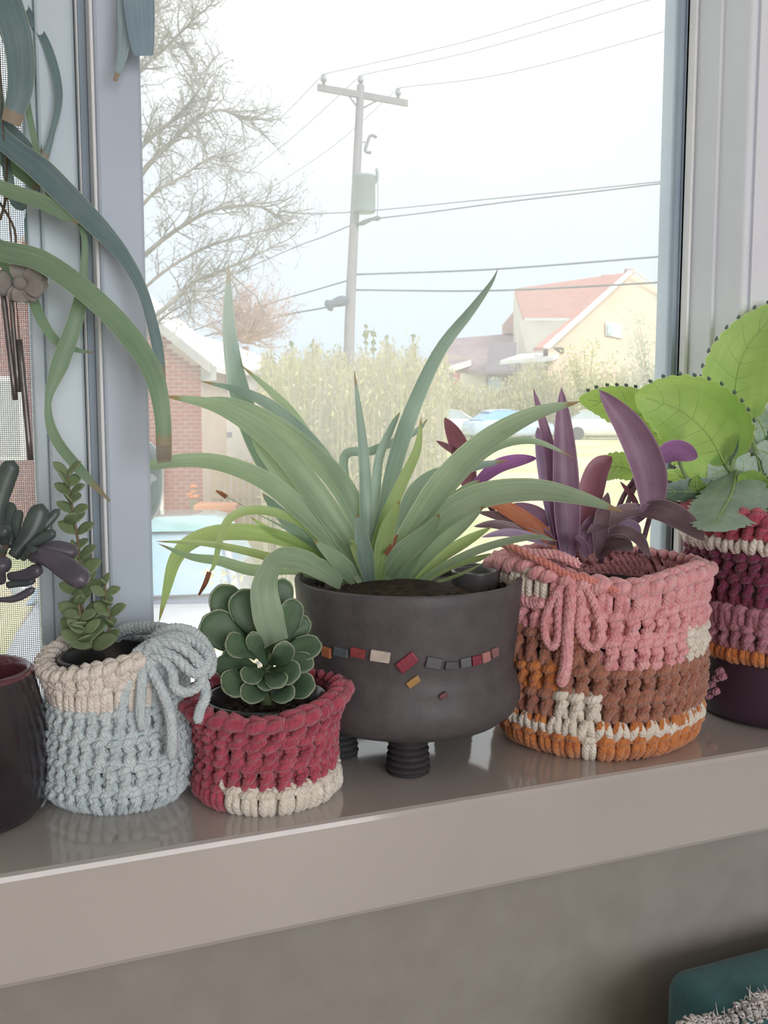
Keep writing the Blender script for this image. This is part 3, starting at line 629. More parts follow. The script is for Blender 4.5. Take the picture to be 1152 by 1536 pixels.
slab([(770, 440, 66.5), (778, 433, 66), (788, 480, 62.2), (776, 545, 62.2), (770, 545, 66)], back*.3, 'side_wall', grey_w, Hs)
slab([(750, 541, 56), (830, 535, 53), (842, 528, 55), (780, 531, 60)], (0, 0, -.22), 'porch_roof', ext_white, Hs)
slab([(816, 521, 54.2), (846, 521, 54.2), (846, 530, 54.6), (816, 534, 54.6)], HF*.3, 'eave_grey_board', mat('soffit_grey', S(150, 142, 142)), Hs)  # darker grey board set under the eave
wn = slab([(908, 484, 56.75), (932, 488, 57.4), (932, 508, 57.4), (908, 503, 56.75)], HF*-.2, 'window', ext_white, Hs)
slab([(911, 487, 56.6), (918, 488, 56.8), (918, 502, 56.8), (911, 501, 56.6)], HF*-.1, 'pane', mat('far_pane', S(196, 216, 226), rough=.2), wn)
for u, v in ((910, 415), (945, 406)): MB().prism([P(u-6, v-3, 60), P(u+6, v-3, 60), P(u+6, v+14, 60), P(u-6, v+14, 60)], HF*.5).build('chimney', mat('chimney_brick', S(196, 160, 156), rough=.9), Hs, False)
L2 = thing('low_house', 'low mauve house with plum roof left of the gabled house', 'house', G(715, 64))
slab([(664, 530, 66), (776, 540, 62), (776, 690, 62), (664, 690, 66)], HF*4, 'wall', mauve_w, L2)
slab([(676, 508, 70), (772, 500, 68), (776, 545, 61.5), (728, 558, 61), (664, 546, 65.5)], (0, 0, -.25), 'roof', dkroof, L2)
slab([(735, 512, 61), (775, 514, 61.5), (774, 556, 61), (728, 556, 60.6)], (0, 0, -.2), 'roof', mat('slate_shingle', S(140, 132, 146), S(128, 120, 136), rough=.9), L2)
slab([(664, 552, 64), (706, 540, 63), (706, 549, 63), (664, 562, 64)], HF*-.3, 'porch_gable', ext_white, L2)
slab([(757, 485, 68), (776, 462, 67), (778, 500, 67), (757, 500, 68)], HF*1.5, 'chimney', mat('chimney_brick', S(196, 160, 156), rough=.9), L2)
for u in (659, 681): slab([(u, 560, 63.5), (u+12, 560, 63.5), (u+12, 584, 63.5), (u, 584, 63.5)], HF*-.2, 'shutter', mat('shutter_red', S(190, 120, 124), S(180, 108, 112)), L2)
slab([(690, 560, 63.4), (728, 560, 62.6), (728, 640, 62.6), (690, 640, 63.4)], HF*-.1, 'wall_panel', grey_w, L2)
slab([(732, 566, 62.2), (752, 565, 61.6), (752, 590, 61.6), (732, 590, 62.2)], HF*-.15, 'window', mat('far_pane', S(196, 216, 226)), L2)
cw2 = mat('far_car_white', S(240, 242, 246), rough=.25, coat=.5); cw3 = mat('far_car_blue', S(186, 210, 236), rough=.25, coat=.5); cg = mat('far_car_glass', S(190, 204, 210), rough=.15); cg2 = mat('far_car_sky', S(150, 200, 246), rough=.15)
car('far_car', 'small white car far off between long leaf and purple leaf', 683, 50, YAW-PI/2, 4.3, cw2, cg, None, False)
car('far_car', 'small light blue car far off left of upright purple leaves', 762, 47, YAW-PI/2+.3, 4.3, cw3, cg2, None, False)
car('far_car', 'white car far off right of the upright purple leaves', 905, 48, YAW-PI/2-.1, 4.4, cw2, cg, None, False)
# ------------------------------------------------------------ crochet covers
def yarn(name, a, b): return mat('yarn_'+name, a, b, rough=0.95, scale=130, sheen=0.4, spec=0.1, detail=5, yarn=900)
Y = {'blue': yarn('blue', S(222, 234, 236), S(198, 214, 218)), 'cream': yarn('cream', S(252, 244, 234), S(238, 226, 212)), 'red': yarn('red', S(198, 84, 104), S(168, 60, 82)),
     'pink': yarn('pink', S(246, 184, 186), S(230, 152, 158)), 'orange': yarn('orange', S(218, 138, 70), S(190, 106, 52)), 'brown': yarn('brown', S(182, 122, 98), S(156, 98, 78)),
     'mauve': yarn('mauve', S(196, 136, 150), S(168, 108, 126)), 'magenta': yarn('magenta', S(134, 44, 84), S(104, 30, 64)), 'ivory': yarn('ivory', S(246, 238, 224), S(230, 220, 204)), 'salmon': yarn('salmon', S(238, 156, 140), S(224, 132, 122))}
soil_m = mat('soil', S(78, 62, 52), S(40, 32, 28), rough=0.95, scale=120, bump=1.0, bscale=300)
black_plastic = mat('black_plastic', S(52, 50, 52), S(44, 42, 46), rough=0.35, scale=20)
class Cover:
    def __init__(s, c, R, zoff=None):
        s.c = np.asarray(c, float); s.R = R; s.zoff = zoff or (lambda th, z: 0.0)
        d = CAM-s.c; s.ph = math.atan2(d[1], d[0])
    def pt(s, th, z, o):
        r = s.R(th, z)+o; a = s.ph+th
        return s.c+np.array([r*math.cos(a), r*math.sin(a), z+s.zoff(th, z)])
    def th_of(s, u, z=.08):                                   # angle on the cover that shows at image column u
        best = min((abs(proj(s.pt(t, z, 0))[0]-u), t) for t in np.linspace(-1.5, 1.5, 121)); return best[1]
    def on(s, u, v, off=0.0):                                 # point of the cover seen at a pixel, lifted by off
        r = ray(u, v); lo = .4
        for i in range(900):
            d = lo+i*.0012; p = CAM+r*d; q = p-s.c; th = math.atan2(q[1], q[0])-s.ph; th = (th+PI) % (2*PI)-PI
            if math.hypot(q[0], q[1]) <= s.R(th, q[2])+off: return p
        return CAM+r*depth(s.c)
def proj(p):
    d = np.asarray(p)-CAM; w_ = d@FW; return 576+FPX*(d@RT)/w_, 768-FPX*(d@UP)/w_
DC = [([(-.24, -.05, .1), (-.2, .2, .9), (-.02, .48, 1.2), (.16, .74, 1.0), (.08, .98, .3)], (.75, 1, 1.05, 1, .8)),
      ([(.24, -.05, .1), (.22, .22, .7), (.06, .46, .4), (-.14, .72, .8), (-.12, .98, .3)], (.75, 1, .9, 1, .8)),
      ([(-.34, .40, .3), (-.08, .50, 1.75), (.2, .62, 1.5), (.36, .7, .3)], (.6, .85, .85, .6))]
CH = [([(-.66, .84, .1), (-.32, .95, 1.1), (.1, 1.03, 1.5), (.5, 1.02, .5)], (.55, 1.05, 1.1, .6)),
      ([(-.5, 1.1, -.6), (-.1, 1.16, .5), (.3, 1.12, .7), (.66, 1.0, .2)], (.55, 1, 1, .55))]
RIM = [([(-.75, -.2, .2), (-.3, .1, 1.5), (.2, .42, 1.5), (.7, .5, 0)], (.55, 1.15, 1.15, .55)), ([(-.6, .5, -1.6), (-.2, .6, -.4), (.25, .55, .5), (.7, .3, .6)], (.55, 1.1, 1.1, .55))]
VROW = [([(-.05, 0, .6), (-.28, .5, 1.3), (-.42, 1.0, .6)], (.8, 1.1, .7)), ([(.05, 0, .6), (.26, .5, 1.4), (.44, 1.0, .6)], (.8, 1.1, .7))]
POST = [([(-.18, -.05, .2), (-.22, .35, 1.3), (-.16, .75, 1.3), (-.05, 1.0, .4)], (.8, 1.1, 1.1, .8)), ([(.2, -.05, .2), (.2, .35, 1.2), (.2, .75, 1.2), (.1, 1.0, .4)], (.8, 1.05, 1.05, .8))]
def stitch_row(cv, z0, z1, n, r, colf, mats, parent, parts=('dc', 'ch'), shift=0.0, name='stitch_row'):
    mb = MB(); sets = {'dc': DC, 'ch': CH, 'rim': RIM, 'v': VROW, 'post': POST}; da = 2*PI/n
    for i in range(n):
        th = (i+shift)*da; th = (th+PI) % (2*PI)-PI; mi = colf(th); jx, jz, jr = rng.normal(0, .05), rng.normal(0, .03), 1+rng.normal(0, .06)
        if mi is None: continue
        for key in parts:
            for pts, rad in sets[key]:
                m = len(pts); W3 = [cv.pt(th+(a+jx)*da, z0+(b+jz+rng.normal(0, .015))*(z1-z0), (o-.3+rng.normal(0, .12))*r) for a, b, o in pts]
                Q = spline(W3, 8); mb.tube(Q, np.interp(np.linspace(0, m-1, 8), range(m), rad)*r*jr, 6, mi)
    if not mb.n: return
    if 'rim' not in parts and 'v' not in parts:               # the inner loops behind the posts, here and there open
        for i in range(n*2):
            th = (i/2+shift-.25)*da; th = (th+PI) % (2*PI)-PI; mi = colf(th)
            if mi is None: continue
            for f0, f1 in ((-.02, .34), (.3, .68), (.64, 1.04)):
                if random.random() < .13: continue
                za, zb_ = z0+f0*(z1-z0), z0+f1*(z1-z0); ta, tb = th-da*.27, th+da*.27
                mb.tube([cv.pt(ta, za, -r*1.1), cv.pt(th, (za+zb_)/2, -r*.8), cv.pt(tb, zb_, -r*1.1)], r*.95, 5, mi)
    o = mb.build(name, mats, parent)
    VV = np.concatenate(mb.v); fz = MB(); by = {}
    for i in rng.integers(0, len(VV), n*12):
        p = VV[i]; e = rng.normal(0, 1, 3); q = p-cv.c; q[2] = 0; q /= np.linalg.norm(q)+1e-9; e = e*.7+q; e /= np.linalg.norm(e); L_ = random.uniform(.002, .0055)
        m_ = p+e*L_*.5+rng.normal(0, .0006, 3); t_ = p+e*L_+rng.normal(0, .0012, 3); s_ = np.cross(e, [.3, .5, .8])*.00011
        mi = mb.m[min(len(mb.m)-1, int(i/len(VV)*len(mb.m)))]
        fz.add([p-s_, p+s_, m_+s_, m_-s_, t_], [(0, 1, 2, 3), (3, 2, 4)], mi)
    f_ = fz.build('yarn_fuzz', mats, o, False); f_['kind'] = 'stuff'
    return o
def inner_pot(par, cv, zt, gap=.011, m=None, thick=.003, name='pot', soil=True, dz=.012, rimup=0.0):
    def mod(q, r, z): return cv.R(((q-cv.ph+PI) % (2*PI))-PI, max(.0, z))-gap-r
    zs = np.linspace(.003, zt, 8)
    prof = [(.2, .003)]+[(0, z) for z in zs]+[(-.0022, zt), (-.0022, zt+.004), (thick*1.1, zt+.005), (thick*1.2, zt), (thick, zt-dz-.004)]
    prof = [(0, z) for z in zs]+[(-.0025, zt), (-.0025, zt+.003), (.0005, zt+.0045), (.0025, zt+.003), (.003, zt-dz-.006)]
    MB().lathe(prof, cv.c, 56, 0, mod).build(name, m or black_plastic, par)
    if soil:
        mb = MB(); N = 40; V = [cv.c+np.array([0, 0, zt-dz+.003])]
        for k in range(1, 8):
            for jj in range(N):
                th = jj*2*PI/N; R = cv.R(((th-cv.ph+PI) % (2*PI))-PI, zt)-gap-.004; rr = R*k/7
                V.append(cv.c+np.array([rr*math.cos(th), rr*math.sin(th), zt-dz+random.uniform(-.002, .002)*(k < 7)]))
        F = [(0, 1+jj, 1+(jj+1) % N) for jj in range(N)]
        for k in range(6): F += [(1+k*N+jj, 1+k*N+N+jj, 1+k*N+N+(jj+1) % N, 1+k*N+(jj+1) % N) for jj in range(N)]
        mb.add(V, F)
        for _ in range(160):
            a = random.uniform(0, 2*PI); rr = math.sqrt(random.random())*(cv.R(0, zt)-gap-.01); mb.ball(cv.c+np.array([rr*math.cos(a), rr*math.sin(a), zt-dz+.001]), random.uniform(.0008, .0024), 5, 0, .3)
        mb.build('soil', soil_m, par)
def crumb_rows(H, n): return [(H*i/n, H*(i+1)/n) for i in range(n)]

# ---- 1 black glazed pot at the left edge
c1 = base(-44, 1268, .06); 
black_glaze = mat('black_glaze', S(58, 46, 54), S(40, 34, 40), rough=0.3, scale=6, coat=.5, bump=.1, bscale=40)
maroon_glaze = mat('maroon_rim_glaze', S(120, 70, 80), S(96, 52, 62), rough=0.1, scale=6, coat=.8)
p1 = thing('potted_finger_jade', 'finger leaved succulent in a black glazed pot at left edge', 'potted plant', c1)
zt1 = float(P(-40, 1000, depth(c1)*1.0)[2])
r0 = .062
MB().lathe([(0, .001), (r0*.86, .001), (r0*.95, .008), (r0*1.02, .04), (r0*1.0, .08), (r0*.93, zt1-.02), (r0*.87, zt1-.004)], c1, 56).build('pot', black_glaze, p1)
MB().lathe([(r0*.865, zt1-.005), (r0*.865, zt1-.001), (r0*.83, zt1+.001), (r0*.79, zt1-.001), (r0*.77, zt1-.006), (r0*.76, zt1-.03)], c1, 56).build('pot_rim', maroon_glaze, p1)
mb = MB(); mb.lathe([(0, zt1-.024), (r0*.4, zt1-.022), (r0*.77, zt1-.026)], c1, 40)
for _ in range(120):
    a = random.uniform(0, 2*PI); rr = math.sqrt(random.random())*r0*.7; mb.ball(c1+np.array([rr*math.cos(a), rr*math.sin(a), zt1-.023]), random.uniform(.001, .0025), 5, 0, .3)
mb.build('soil', soil_m, p1)
jade = mat('jade_grey', S(92, 106, 100), S(70, 80, 80), rough=0.38, scale=30, spec=.5, bump=.1, bscale=120)
jade_p = mat('jade_purple', S(104, 98, 108), S(84, 82, 92), rough=0.35, scale=30, spec=.5, bump=.1, bscale=120)
woody = mat('woody_stem', S(120, 104, 86), S(96, 82, 68), rough=.9, scale=60, bump=.6)
d1 = depth(c1)-.01
MB().tube(spline([c1+np.array([0, 0, zt1-.03]), P(-30, 930, d1), P(-12, 860, d1), P(5, 815, d1)], 10), np.linspace(.008, .005, 10), 8).build('stem', woody, p1)
fingers = [((2, 830), (-4, 770), (8, 720), (21, 690), 30, .0, 0), ((20, 835), (45, 800), (64, 755), 32, .01, 0), ((35, 825), (60, 795), (90, 763), 16, .02, 0), ((40, 822), (60, 810), (84, 797), 17, .0, 0),
           ((48, 833), (75, 838), (105, 856), (130, 876), 36, -.03, 1), ((50, 828), (80, 822), (118, 830), 26, .015, 1), ((15, 865), (40, 862), (62, 852), 22, -.015, 1), ((12, 878), (35, 872), (52, 868), 18, -.005, 0), ((0, 900), (25, 897), (53, 882), 13, .0, 1),
           ((30, 820), (25, 790), (30, 764), 15, .02, 0), ((15, 820), (18, 790), (14, 752), 20, .025, 0), ((0, 870), (-4, 850), (8, 848), 30, -.04, 1), ((-10, 830), (-40, 790), (-50, 740), 28, 0, 0), ((-15, 850), (-60, 840), (-80, 810), 28, -.01, 0), ((5, 812), (2, 800), (10, 795), 24, -.03, 0), ((35, 838), (44, 826), (52, 826), 14, -.03, 0)]
for fgr in fingers:
    *pl_, wpx, dz, cm = fgr; pts = px_path([(a, b, dz*(i+1)/len(pl_)) for i, (a, b) in enumerate(pl_)], d1)
    mb = MB(); W_ = wpx*ppm(d1); blade_mesh(mb, pts, W_, 16, 12, W_*.72, 0.0, view_hint(pts[1], .5), club); mb.build('leaf', [jade, jade_p][cm], p1)

# ---- 2 blue and cream crochet cover, stem plant
c2 = base(182, 1226, .058); d2 = depth(c2)
H2 = .123
def R2(th, z):
    t = min(1, max(0, z/H2)); return (.054+.007*math.sin(PI*min(1, t*1.25+.1)))*(.9+.1*min(1, z/.012))+.004*max(0, t-.8)/.2+.0018*math.sin(3*th+5*z/H2)
cv2 = Cover(c2, R2, lambda th, z: .006*max(0, z/H2-.7)/.3*math.sin(th*2+.6)+(.008*math.sin(th-2.2) if z > H2*.9 else 0)*0)
k2 = thing('crochet_pot_cover', 'pale blue crochet pot cover with cream top band and yarn bow', 'pot cover', c2)
m2 = [Y['blue'], Y['cream']]
n2 = 34
rows2 = crumb_rows(H2*.70, 4)
for i, (a, b) in enumerate(rows2): stitch_row(cv2, a, b, n2, .0031, lambda th: 0, m2, k2, shift=i*.35)
bt2 = lambda th: 1 if -2.4 < th < .42 else 0
stitch_row(cv2, H2*.70, H2*.86, n2, .0031, bt2, m2, k2, ('post', 'ch'), .2)
stitch_row(cv2, H2*.86, H2*.99, n2, .0034, bt2, m2, k2, ('post', 'dc'), .5)
stitch_row(cv2, H2*.97, H2*1.06, n2, .0042, bt2, m2, k2, ('rim',), .5, 'rim_braid')
p2 = thing('potted_string_crassula', 'upright small leaved succulent with stacked leaves in blue cover', 'potted plant', c2+np.array([0, 0, .004]))
inner_pot(p2, cv2, H2*.97, .012)
dxb = lambda u, v: cv2.on(u, v, .006)
bw = place('bow', None, c2, k2); tag(bw, 'loose pale blue yarn bow')
def loop2(pix, rr=.0043, nm='loop', turns=9, off=None):
    pts = [P(u, v, d2-dz) for u, v, dz in pix]; mb = MB(); plies(mb, pts, rr, 64, turns); mb.build(nm, Y['blue'], bw)
loop2([(212, 985, .058), (235, 962, .066), (275, 972, .07), (302, 1000, .066), (300, 1025, .066), (280, 1038, .066), (262, 1030, .066), (258, 1005, .064), (240, 985, .064), (215, 988, .06)])
loop2([(215, 988, .058), (228, 972, .064), (262, 985, .068), (290, 1010, .07), (308, 1002, .066), (312, 985, .058), (290, 962, .05), (260, 955, .05), (225, 965, .055)])
loop2([(205, 985, .056), (198, 1010, .06), (186, 1040, .062), (182, 1075, .063), (182, 1092, .063)], nm='tail', turns=7)
loop2([(212, 985, .057), (213, 1020, .064), (210, 1060, .064), (214, 1095, .064)], .0042, 'tail', 7)
loop2([(220, 990, .06), (245, 1040, .064), (256, 1075, .062), (258, 1110, .062), (257, 1138, .061)], .0045, 'tail', 8)
loop2([(285, 1000, .06), (305, 1022, .06), (308, 1045, .06), (300, 1065, .062), (296, 1084, .062)], .0042, 'tail', 6)
loop2([(170, 962, -.035), (185, 946, -.03), (215, 942, -.02), (250, 945, .0), (285, 958, .03), (310, 980, .045)], .0058, 'strand', 9)
loop2([(225, 960, .03), (255, 945, .03), (285, 948, .03), (305, 965, .035), (316, 990, .04), (312, 1015, .05)], .0052, 'strand', 8)
loop2([(200, 985, .055), (225, 968, .058), (255, 960, .06), (285, 975, .06)], .005, 'strand', 6)
cras = mat('crassula_leaf', S(158, 176, 132), S(134, 156, 114), rough=.5, scale=40, trans=.3, bump=.1, leaf=dict(edge=S(190, 196, 160), amt=.4))
cras_s = mat('crassula_stem', S(134, 110, 92), S(118, 124, 88), rough=.8, scale=60)
def crassula(path, size, n, dd):
    Q = spline([P(u, v, d2+dd+(x if x else 0)) for u, v, x in path], 40); MB().tube(Q, np.linspace(.0016, .001, 40), 6).build('stem', cras_s, p2)
    for i in range(n):
        t = .12+.88*i/(n-1); q = Q[min(39, int(t*39))]; a0 = (i % 2)*PI/2+random.uniform(-.3, .3); sz = size*(1.05-.45*t)*random.uniform(.85, 1.1)
        for s in (0, PI):
            a = a0+s; d = RT*math.cos(a)+HF*math.sin(a); e = q+d*sz*.85+np.array([0, 0, sz*(random.uniform(.3, .6)+.3*(t > .93))])
            mb = MB(); blade_mesh(mb, [q, (q+e)/2+np.array([0, 0, -.0002+sz*.02]), e], sz*.66, 9, 8, max(.0026, sz*.16), .22, np.array([0, 0, .7])-d*.3-HF*.8+RT*random.uniform(-.4, .4), oval); mb.build('leaf', cras, p2)
crassula([(133, 975, 0), (125, 930, 0), (120, 870, .005), (118, 820, .005), (108, 760, 0), (101, 712, 0)], .026, 17, -.0)
crassula([(152, 975, 0), (166, 935, 0), (160, 905, 0), (157, 878, 0)], .021, 6, -.005)
crassula([(128, 975, 0), (122, 940, 0), (118, 905, 0)], .026, 4, -.01)
crassula([(140, 972, 0), (133, 962, 0), (126, 950, 0)], .026, 3, -.015)

# ---- 3 red crochet cover with cream hem, cotyledon
c3 = base(402, 1226, .062); d3 = depth(c3); H3 = float(P(402, 1040, d3)[2])
def R3(th, z):
    t = z/H3; return .0605*(.93+.07*min(1, max(0, z)/.01))+.0045*max(0, t-.75)/.25+.003*math.sin(PI*t)*math.cos(th*2)-.0025*math.exp(-((t-.45)/.2)**2)
cv3 = Cover(c3, R3, lambda th, z: max(0, z/H3-.5)*2*(.0035*math.cos(th*1+2.6)+.010*max(0, math.sin(th))))
k3 = thing('crochet_pot_cover', 'small crimson crochet pot cover with a cream bottom hem', 'pot cover', c3)
m3 = [Y['red'], Y['ivory']]; n3 = 27
hem = lambda th: 1 if th > -.66 else 0
stitch_row(cv3, 0.001, H3*.25, n3, .0038, hem, m3, k3, ('post', 'ch'))
mbs = MB()
for i in range(n3):
    th = ((i+.5)*2*PI/n3+PI) % (2*PI)-PI
    if th > -.66 and random.random() < .85:
        a, b = H3*.26, H3*(.30+random.random()*.06); mbs.tube([cv3.pt(th, a, .004), cv3.pt(th-.03, (a+b)/2, .0062), cv3.pt(th-.06, b, .003)], [.0018, .0022, .0008], 6)
mbs.build('spike_stitch', Y['ivory'], k3)
zr = [H3*.27, H3*.51, H3*.74, H3*.95]
for i in range(3): stitch_row(cv3, zr[i], zr[i+1], n3, .0038, lambda th: 0, m3, k3, ('dc', 'ch'), .3*i)
stitch_row(cv3, H3*.95, H3*1.05, n3, .005, lambda th: 0, m3, k3, ('rim',), .4, 'rim_braid')
p3 = thing('potted_cotyledon', 'small rosette of rounded wavy edged succulent leaves in red cover', 'potted plant', c3+np.array([0, 0, .004]))
inner_pot(p3, cv3, H3*.97, .0125, mat('glossy_black_plastic', S(58, 56, 58), rough=.15))
cot = mat('cotyledon_leaf', S(104, 132, 100), S(84, 110, 86), rough=.42, scale=40, trans=.2, tcol=S(130, 180, 100), bump=.1, leaf=dict(amt=.4, streak=3))
cot_e = mat('cotyledon_margin', S(188, 200, 172), S(168, 182, 152), rough=.6, scale=60, trans=.3)
MB().tube(spline([c3+np.array([0, 0, H3*.9]), P(402, 1000, d3), P(400, 950, d3)], 8), .005, 8).build('stem', mat('green_stem', S(130, 150, 104), rough=.7), p3)
cots = [((395, 980), (350, 930), (330, 878), 52, .015, .1, .2), ((398, 965), (375, 925), (362, 885), 50, .0, .1, -.1), ((385, 985), (340, 955), (307, 925), 54, -.005, .5, -.2), ((390, 985), (360, 972), (338, 968), 40, -.035, .6, 0), ((385, 1000), (350, 995), (325, 1010), 34, -.03, .8, -.2), ((380, 1000), (355, 990), (338, 975), 36, -.02, .2, -.2),
        ((395, 1020), (360, 1025), (335, 1035), 44, -.045, .5, -.1), ((410, 980), (430, 935), (440, 898), 38, -.005, .1, .5), ((410, 970), (420, 910), (425, 868), 34, .02, .1, .3), ((412, 985), (440, 950), (460, 925), 32, .01, .2, .6), ((412, 990), (445, 978), (482, 968), 40, -.01, .7, .3), ((405, 995), (422, 985), (428, 962), 30, -.045, -.1, .1),
        ((415, 1000), (440, 995), (470, 998), 34, -.02, .6, .2), ((405, 1005), (425, 1010), (450, 1012), 38, -.04, .4, .1), ((420, 1035), (445, 1032), (472, 1030), 40, -.035, .5, .2), ((400, 1000), (385, 970), (378, 948), 24, -.03, .1, 0), ((400, 1010), (400, 1022), (398, 1036), 26, -.045, .4, 0), ((398, 990), (400, 960), (398, 940), 20, -.02, .2, 0), ((402, 1030), (385, 1038), (362, 1046), 34, -.05, .5, 0), ((405, 1032), (420, 1040), (440, 1046), 32, -.05, .5, 0), ((402, 1010), (412, 1018), (424, 1030), 30, -.052, .3, .1), ((396, 1005), (380, 1012), (366, 1022), 30, -.05, .3, -.1)]
for a, b, c, wpx, dz, upv, sdv in cots:
    pts = px_path([(*a, dz*.3), (*b, dz*.8), (*c, dz)], d3); W_ = wpx*ppm(d3); hh = view_hint(pts[1], upv, sdv)
    mb = MB(); blade_mesh(mb, pts, W_, 16, 12, W_*.22, .28, hh, spoon); lf_ = mb.build('leaf', cot, p3)
    V = mb.v[0].reshape(16, 12, 3); edge = [V[i, 0] for i in range(8, 16)]+[V[i, 6] for i in range(14, 7, -1)]
    E_ = spline(edge, 44)+np.outer(np.sin(np.arange(44)*2.1)*np.clip(1-abs(np.arange(44)-22)/18, 0, 1)*W_*.035, hh)
    MB().tube(E_, np.clip(1-abs(np.arange(44)-21.5)/24, .2, 1)*W_*.028+.0003, 5).build('leaf_margin', cot_e, lf_)

# ---- 4 charcoal footed pot with mosaic tiles
c4 = base(612, 1169, .03); c4 = c4+np.array([.020, .047, 0]); d4 = depth(c4); zv = lambda v: float(P(585, v, d4)[2]); pr = lambda px: px*ppm(d4)
char = mat('charcoal_ceramic', S(92, 88, 90), S(82, 78, 81), rough=.55, scale=60, bump=.25, bscale=200)
char_d = mat('charcoal_clay', S(58, 56, 58), S(48, 46, 48), rough=.8, scale=60, bump=.3, bscale=200)
p4 = thing('potted_strap_leaf_plant', 'large strap leaved plant in a charcoal footed pot with tiles', 'potted plant', c4)
prof4 = [(167, 861), (166, 875), (164, 900), (160, 940), (157, 966), (156, 970), (156, 992), (160, 998), (166, 1020), (166, 1034), (159, 1050), (142, 1064), (108, 1075), (60, 1082), (1, 1084)]
Rz = lambda z: float(np.interp(z, [zv(b) for a, b in prof4][::-1], [pr(a) for a, b in prof4][::-1]))
MB().lathe([(pr(a), zv(b)) for a, b in prof4][::-1]+[(pr(167)-.001, zv(861)+.0012), (pr(167)-.004, zv(861)+.0012), (pr(167)-.006, zv(861)-.001), (pr(160), zv(880)), (pr(152), zv(930))], c4, 72).build('pot', char, p4)
zs4 = zv(868)
mb = MB(); mb.lathe([(0, zs4+.002), (pr(60), zs4-.002), (pr(120), zs4-.008), (pr(156), zs4-.010)], c4, 48)
for _ in range(200):
    a = random.uniform(0, 2*PI); rr = math.sqrt(random.random())*pr(145); mb.ball(c4+np.array([rr*math.cos(a), rr*math.sin(a), zs4-.005]), random.uniform(.001, .003), 5, 0, .3)
mb.build('soil', soil_m, p4)
lp = P(712, 862, d4-.01); lr = pr(34)
MB().lathe([(lr, -.03), (lr*1.02, .003), (lr*1.02, .0045), (lr*.96, .0045), (lr*.93, -.004), (lr*.9, -.02)], lp, 32).build('inner_pot_rim', mat('grey_plastic', S(86, 84, 86), rough=.25), p4)
foot_h = zv(1074); fr = pr(31)
fp = [(612, 1150), (506, 1128)]
centers = [base(612, 1169, fr*.9), base(506, 1143, fr*.9)]; 
q = c4*3-centers[0]-centers[1]; dq = q-c4; dq[2] = 0; centers.append(c4+dq/np.linalg.norm(dq)*.075)
for cc in centers:
    pr_ = [(0, .0005), (fr*.86, .0005), (fr*.98, .002)]
    for i in range(5):
        z = .003+i*(foot_h-.003)/5; t = 1-.12*i/5; hh_ = (foot_h-.003)/5; pr_ += [(fr*t*.84, z), (fr*t*.97, z+hh_*.22), (fr*t*1.03, z+hh_*.5), (fr*t*.97, z+hh_*.8), (fr*t*.84, z+hh_*.98)]
    pr_ += [(fr*.8, foot_h+.004), (0, foot_h+.004)]
    MB().lathe(pr_, (cc[0], cc[1], 0), 28).build('foot', char_d, p4)
def on4(u, v, off):
    r = ray(u, v)
    for i in range(900):
        p = CAM+r*(.6+i*.0007); 
        if math.hypot(p[0]-c4[0], p[1]-c4[1]) <= Rz(p[2])+off: return p
    return P(u, v, d4)
tiles = [(492, 978, 12, 15, 0, (204, 124, 84)), (513, 978, 20, 13, 0, (104, 112, 118)), (538, 979, 20, 14, 3, (158, 76, 78)), (571, 984, 27, 16, 3, (214, 202, 190)), (611, 993, 30, 17, -42, (150, 58, 74)), (620, 1022, 20, 10, -38, (186, 146, 84)), (650, 994, 22, 16, 10, (90, 92, 98)), (676, 998, 18, 12, 4, (84, 84, 90)),
         (697, 993, 15, 14, -8, (110, 114, 118)), (713, 990, 13, 14, -8, (140, 62, 80)), (727, 985, 12, 15, -10, (186, 132, 128)), (740, 978, 10, 14, -12, (150, 110, 110)), (664, 1043, 12, 8, -30, (116, 70, 76))]
for i, (u, v, w_, h_, rot, rgb) in enumerate(tiles):
    c = on4(u, v, .0003); n = np.array([c[0]-c4[0], c[1]-c4[1], 0]); n /= np.linalg.norm(n); tx = np.array([-n[1], n[0], 0]); tz = np.array([0, 0, 1.0])
    fs = max(.45, abs(n@HF)); a = math.radians(-rot); ex = tx*math.cos(a)+tz*math.sin(a); ez = tz*math.cos(a)-tx*math.sin(a); x = ex*w_/2*ppm(d4)/fs; y = ez*h_/2*ppm(d4)
    MB().prism([c-x-y*.9, c+x*.9-y, c+x+y*.85, c-x*.92+y], n*.0032).build('mosaic_tile', mat('tile_%d' % i, S(*rgb), rough=.4, scale=90), p4, False, .0008)
LD = dict(edge=S(206, 214, 190), e0=.9, tip=S(170, 130, 96), t0=.95, streak=8)
agave = mat('strap_leaf', S(176, 198, 172), S(156, 182, 154), rough=.42, scale=18, trans=.42, tcol=S(196, 220, 164), bump=.08, bscale=160, leaf=LD)
agave_b = mat('strap_leaf_blue', S(164, 186, 178), S(142, 166, 160), rough=.42, scale=18, trans=.34, tcol=S(180, 208, 172), bump=.08, bscale=160, leaf=LD)
agave_y = mat('strap_leaf_yellow', S(188, 208, 150), S(168, 194, 134), rough=.45, scale=18, trans=.45, tcol=S(204, 226, 136), bump=.08, bscale=160, leaf=LD)
dry_tip = mat('dry_tip', S(168, 110, 82), S(140, 88, 66), rough=.8, scale=60, trans=.3)
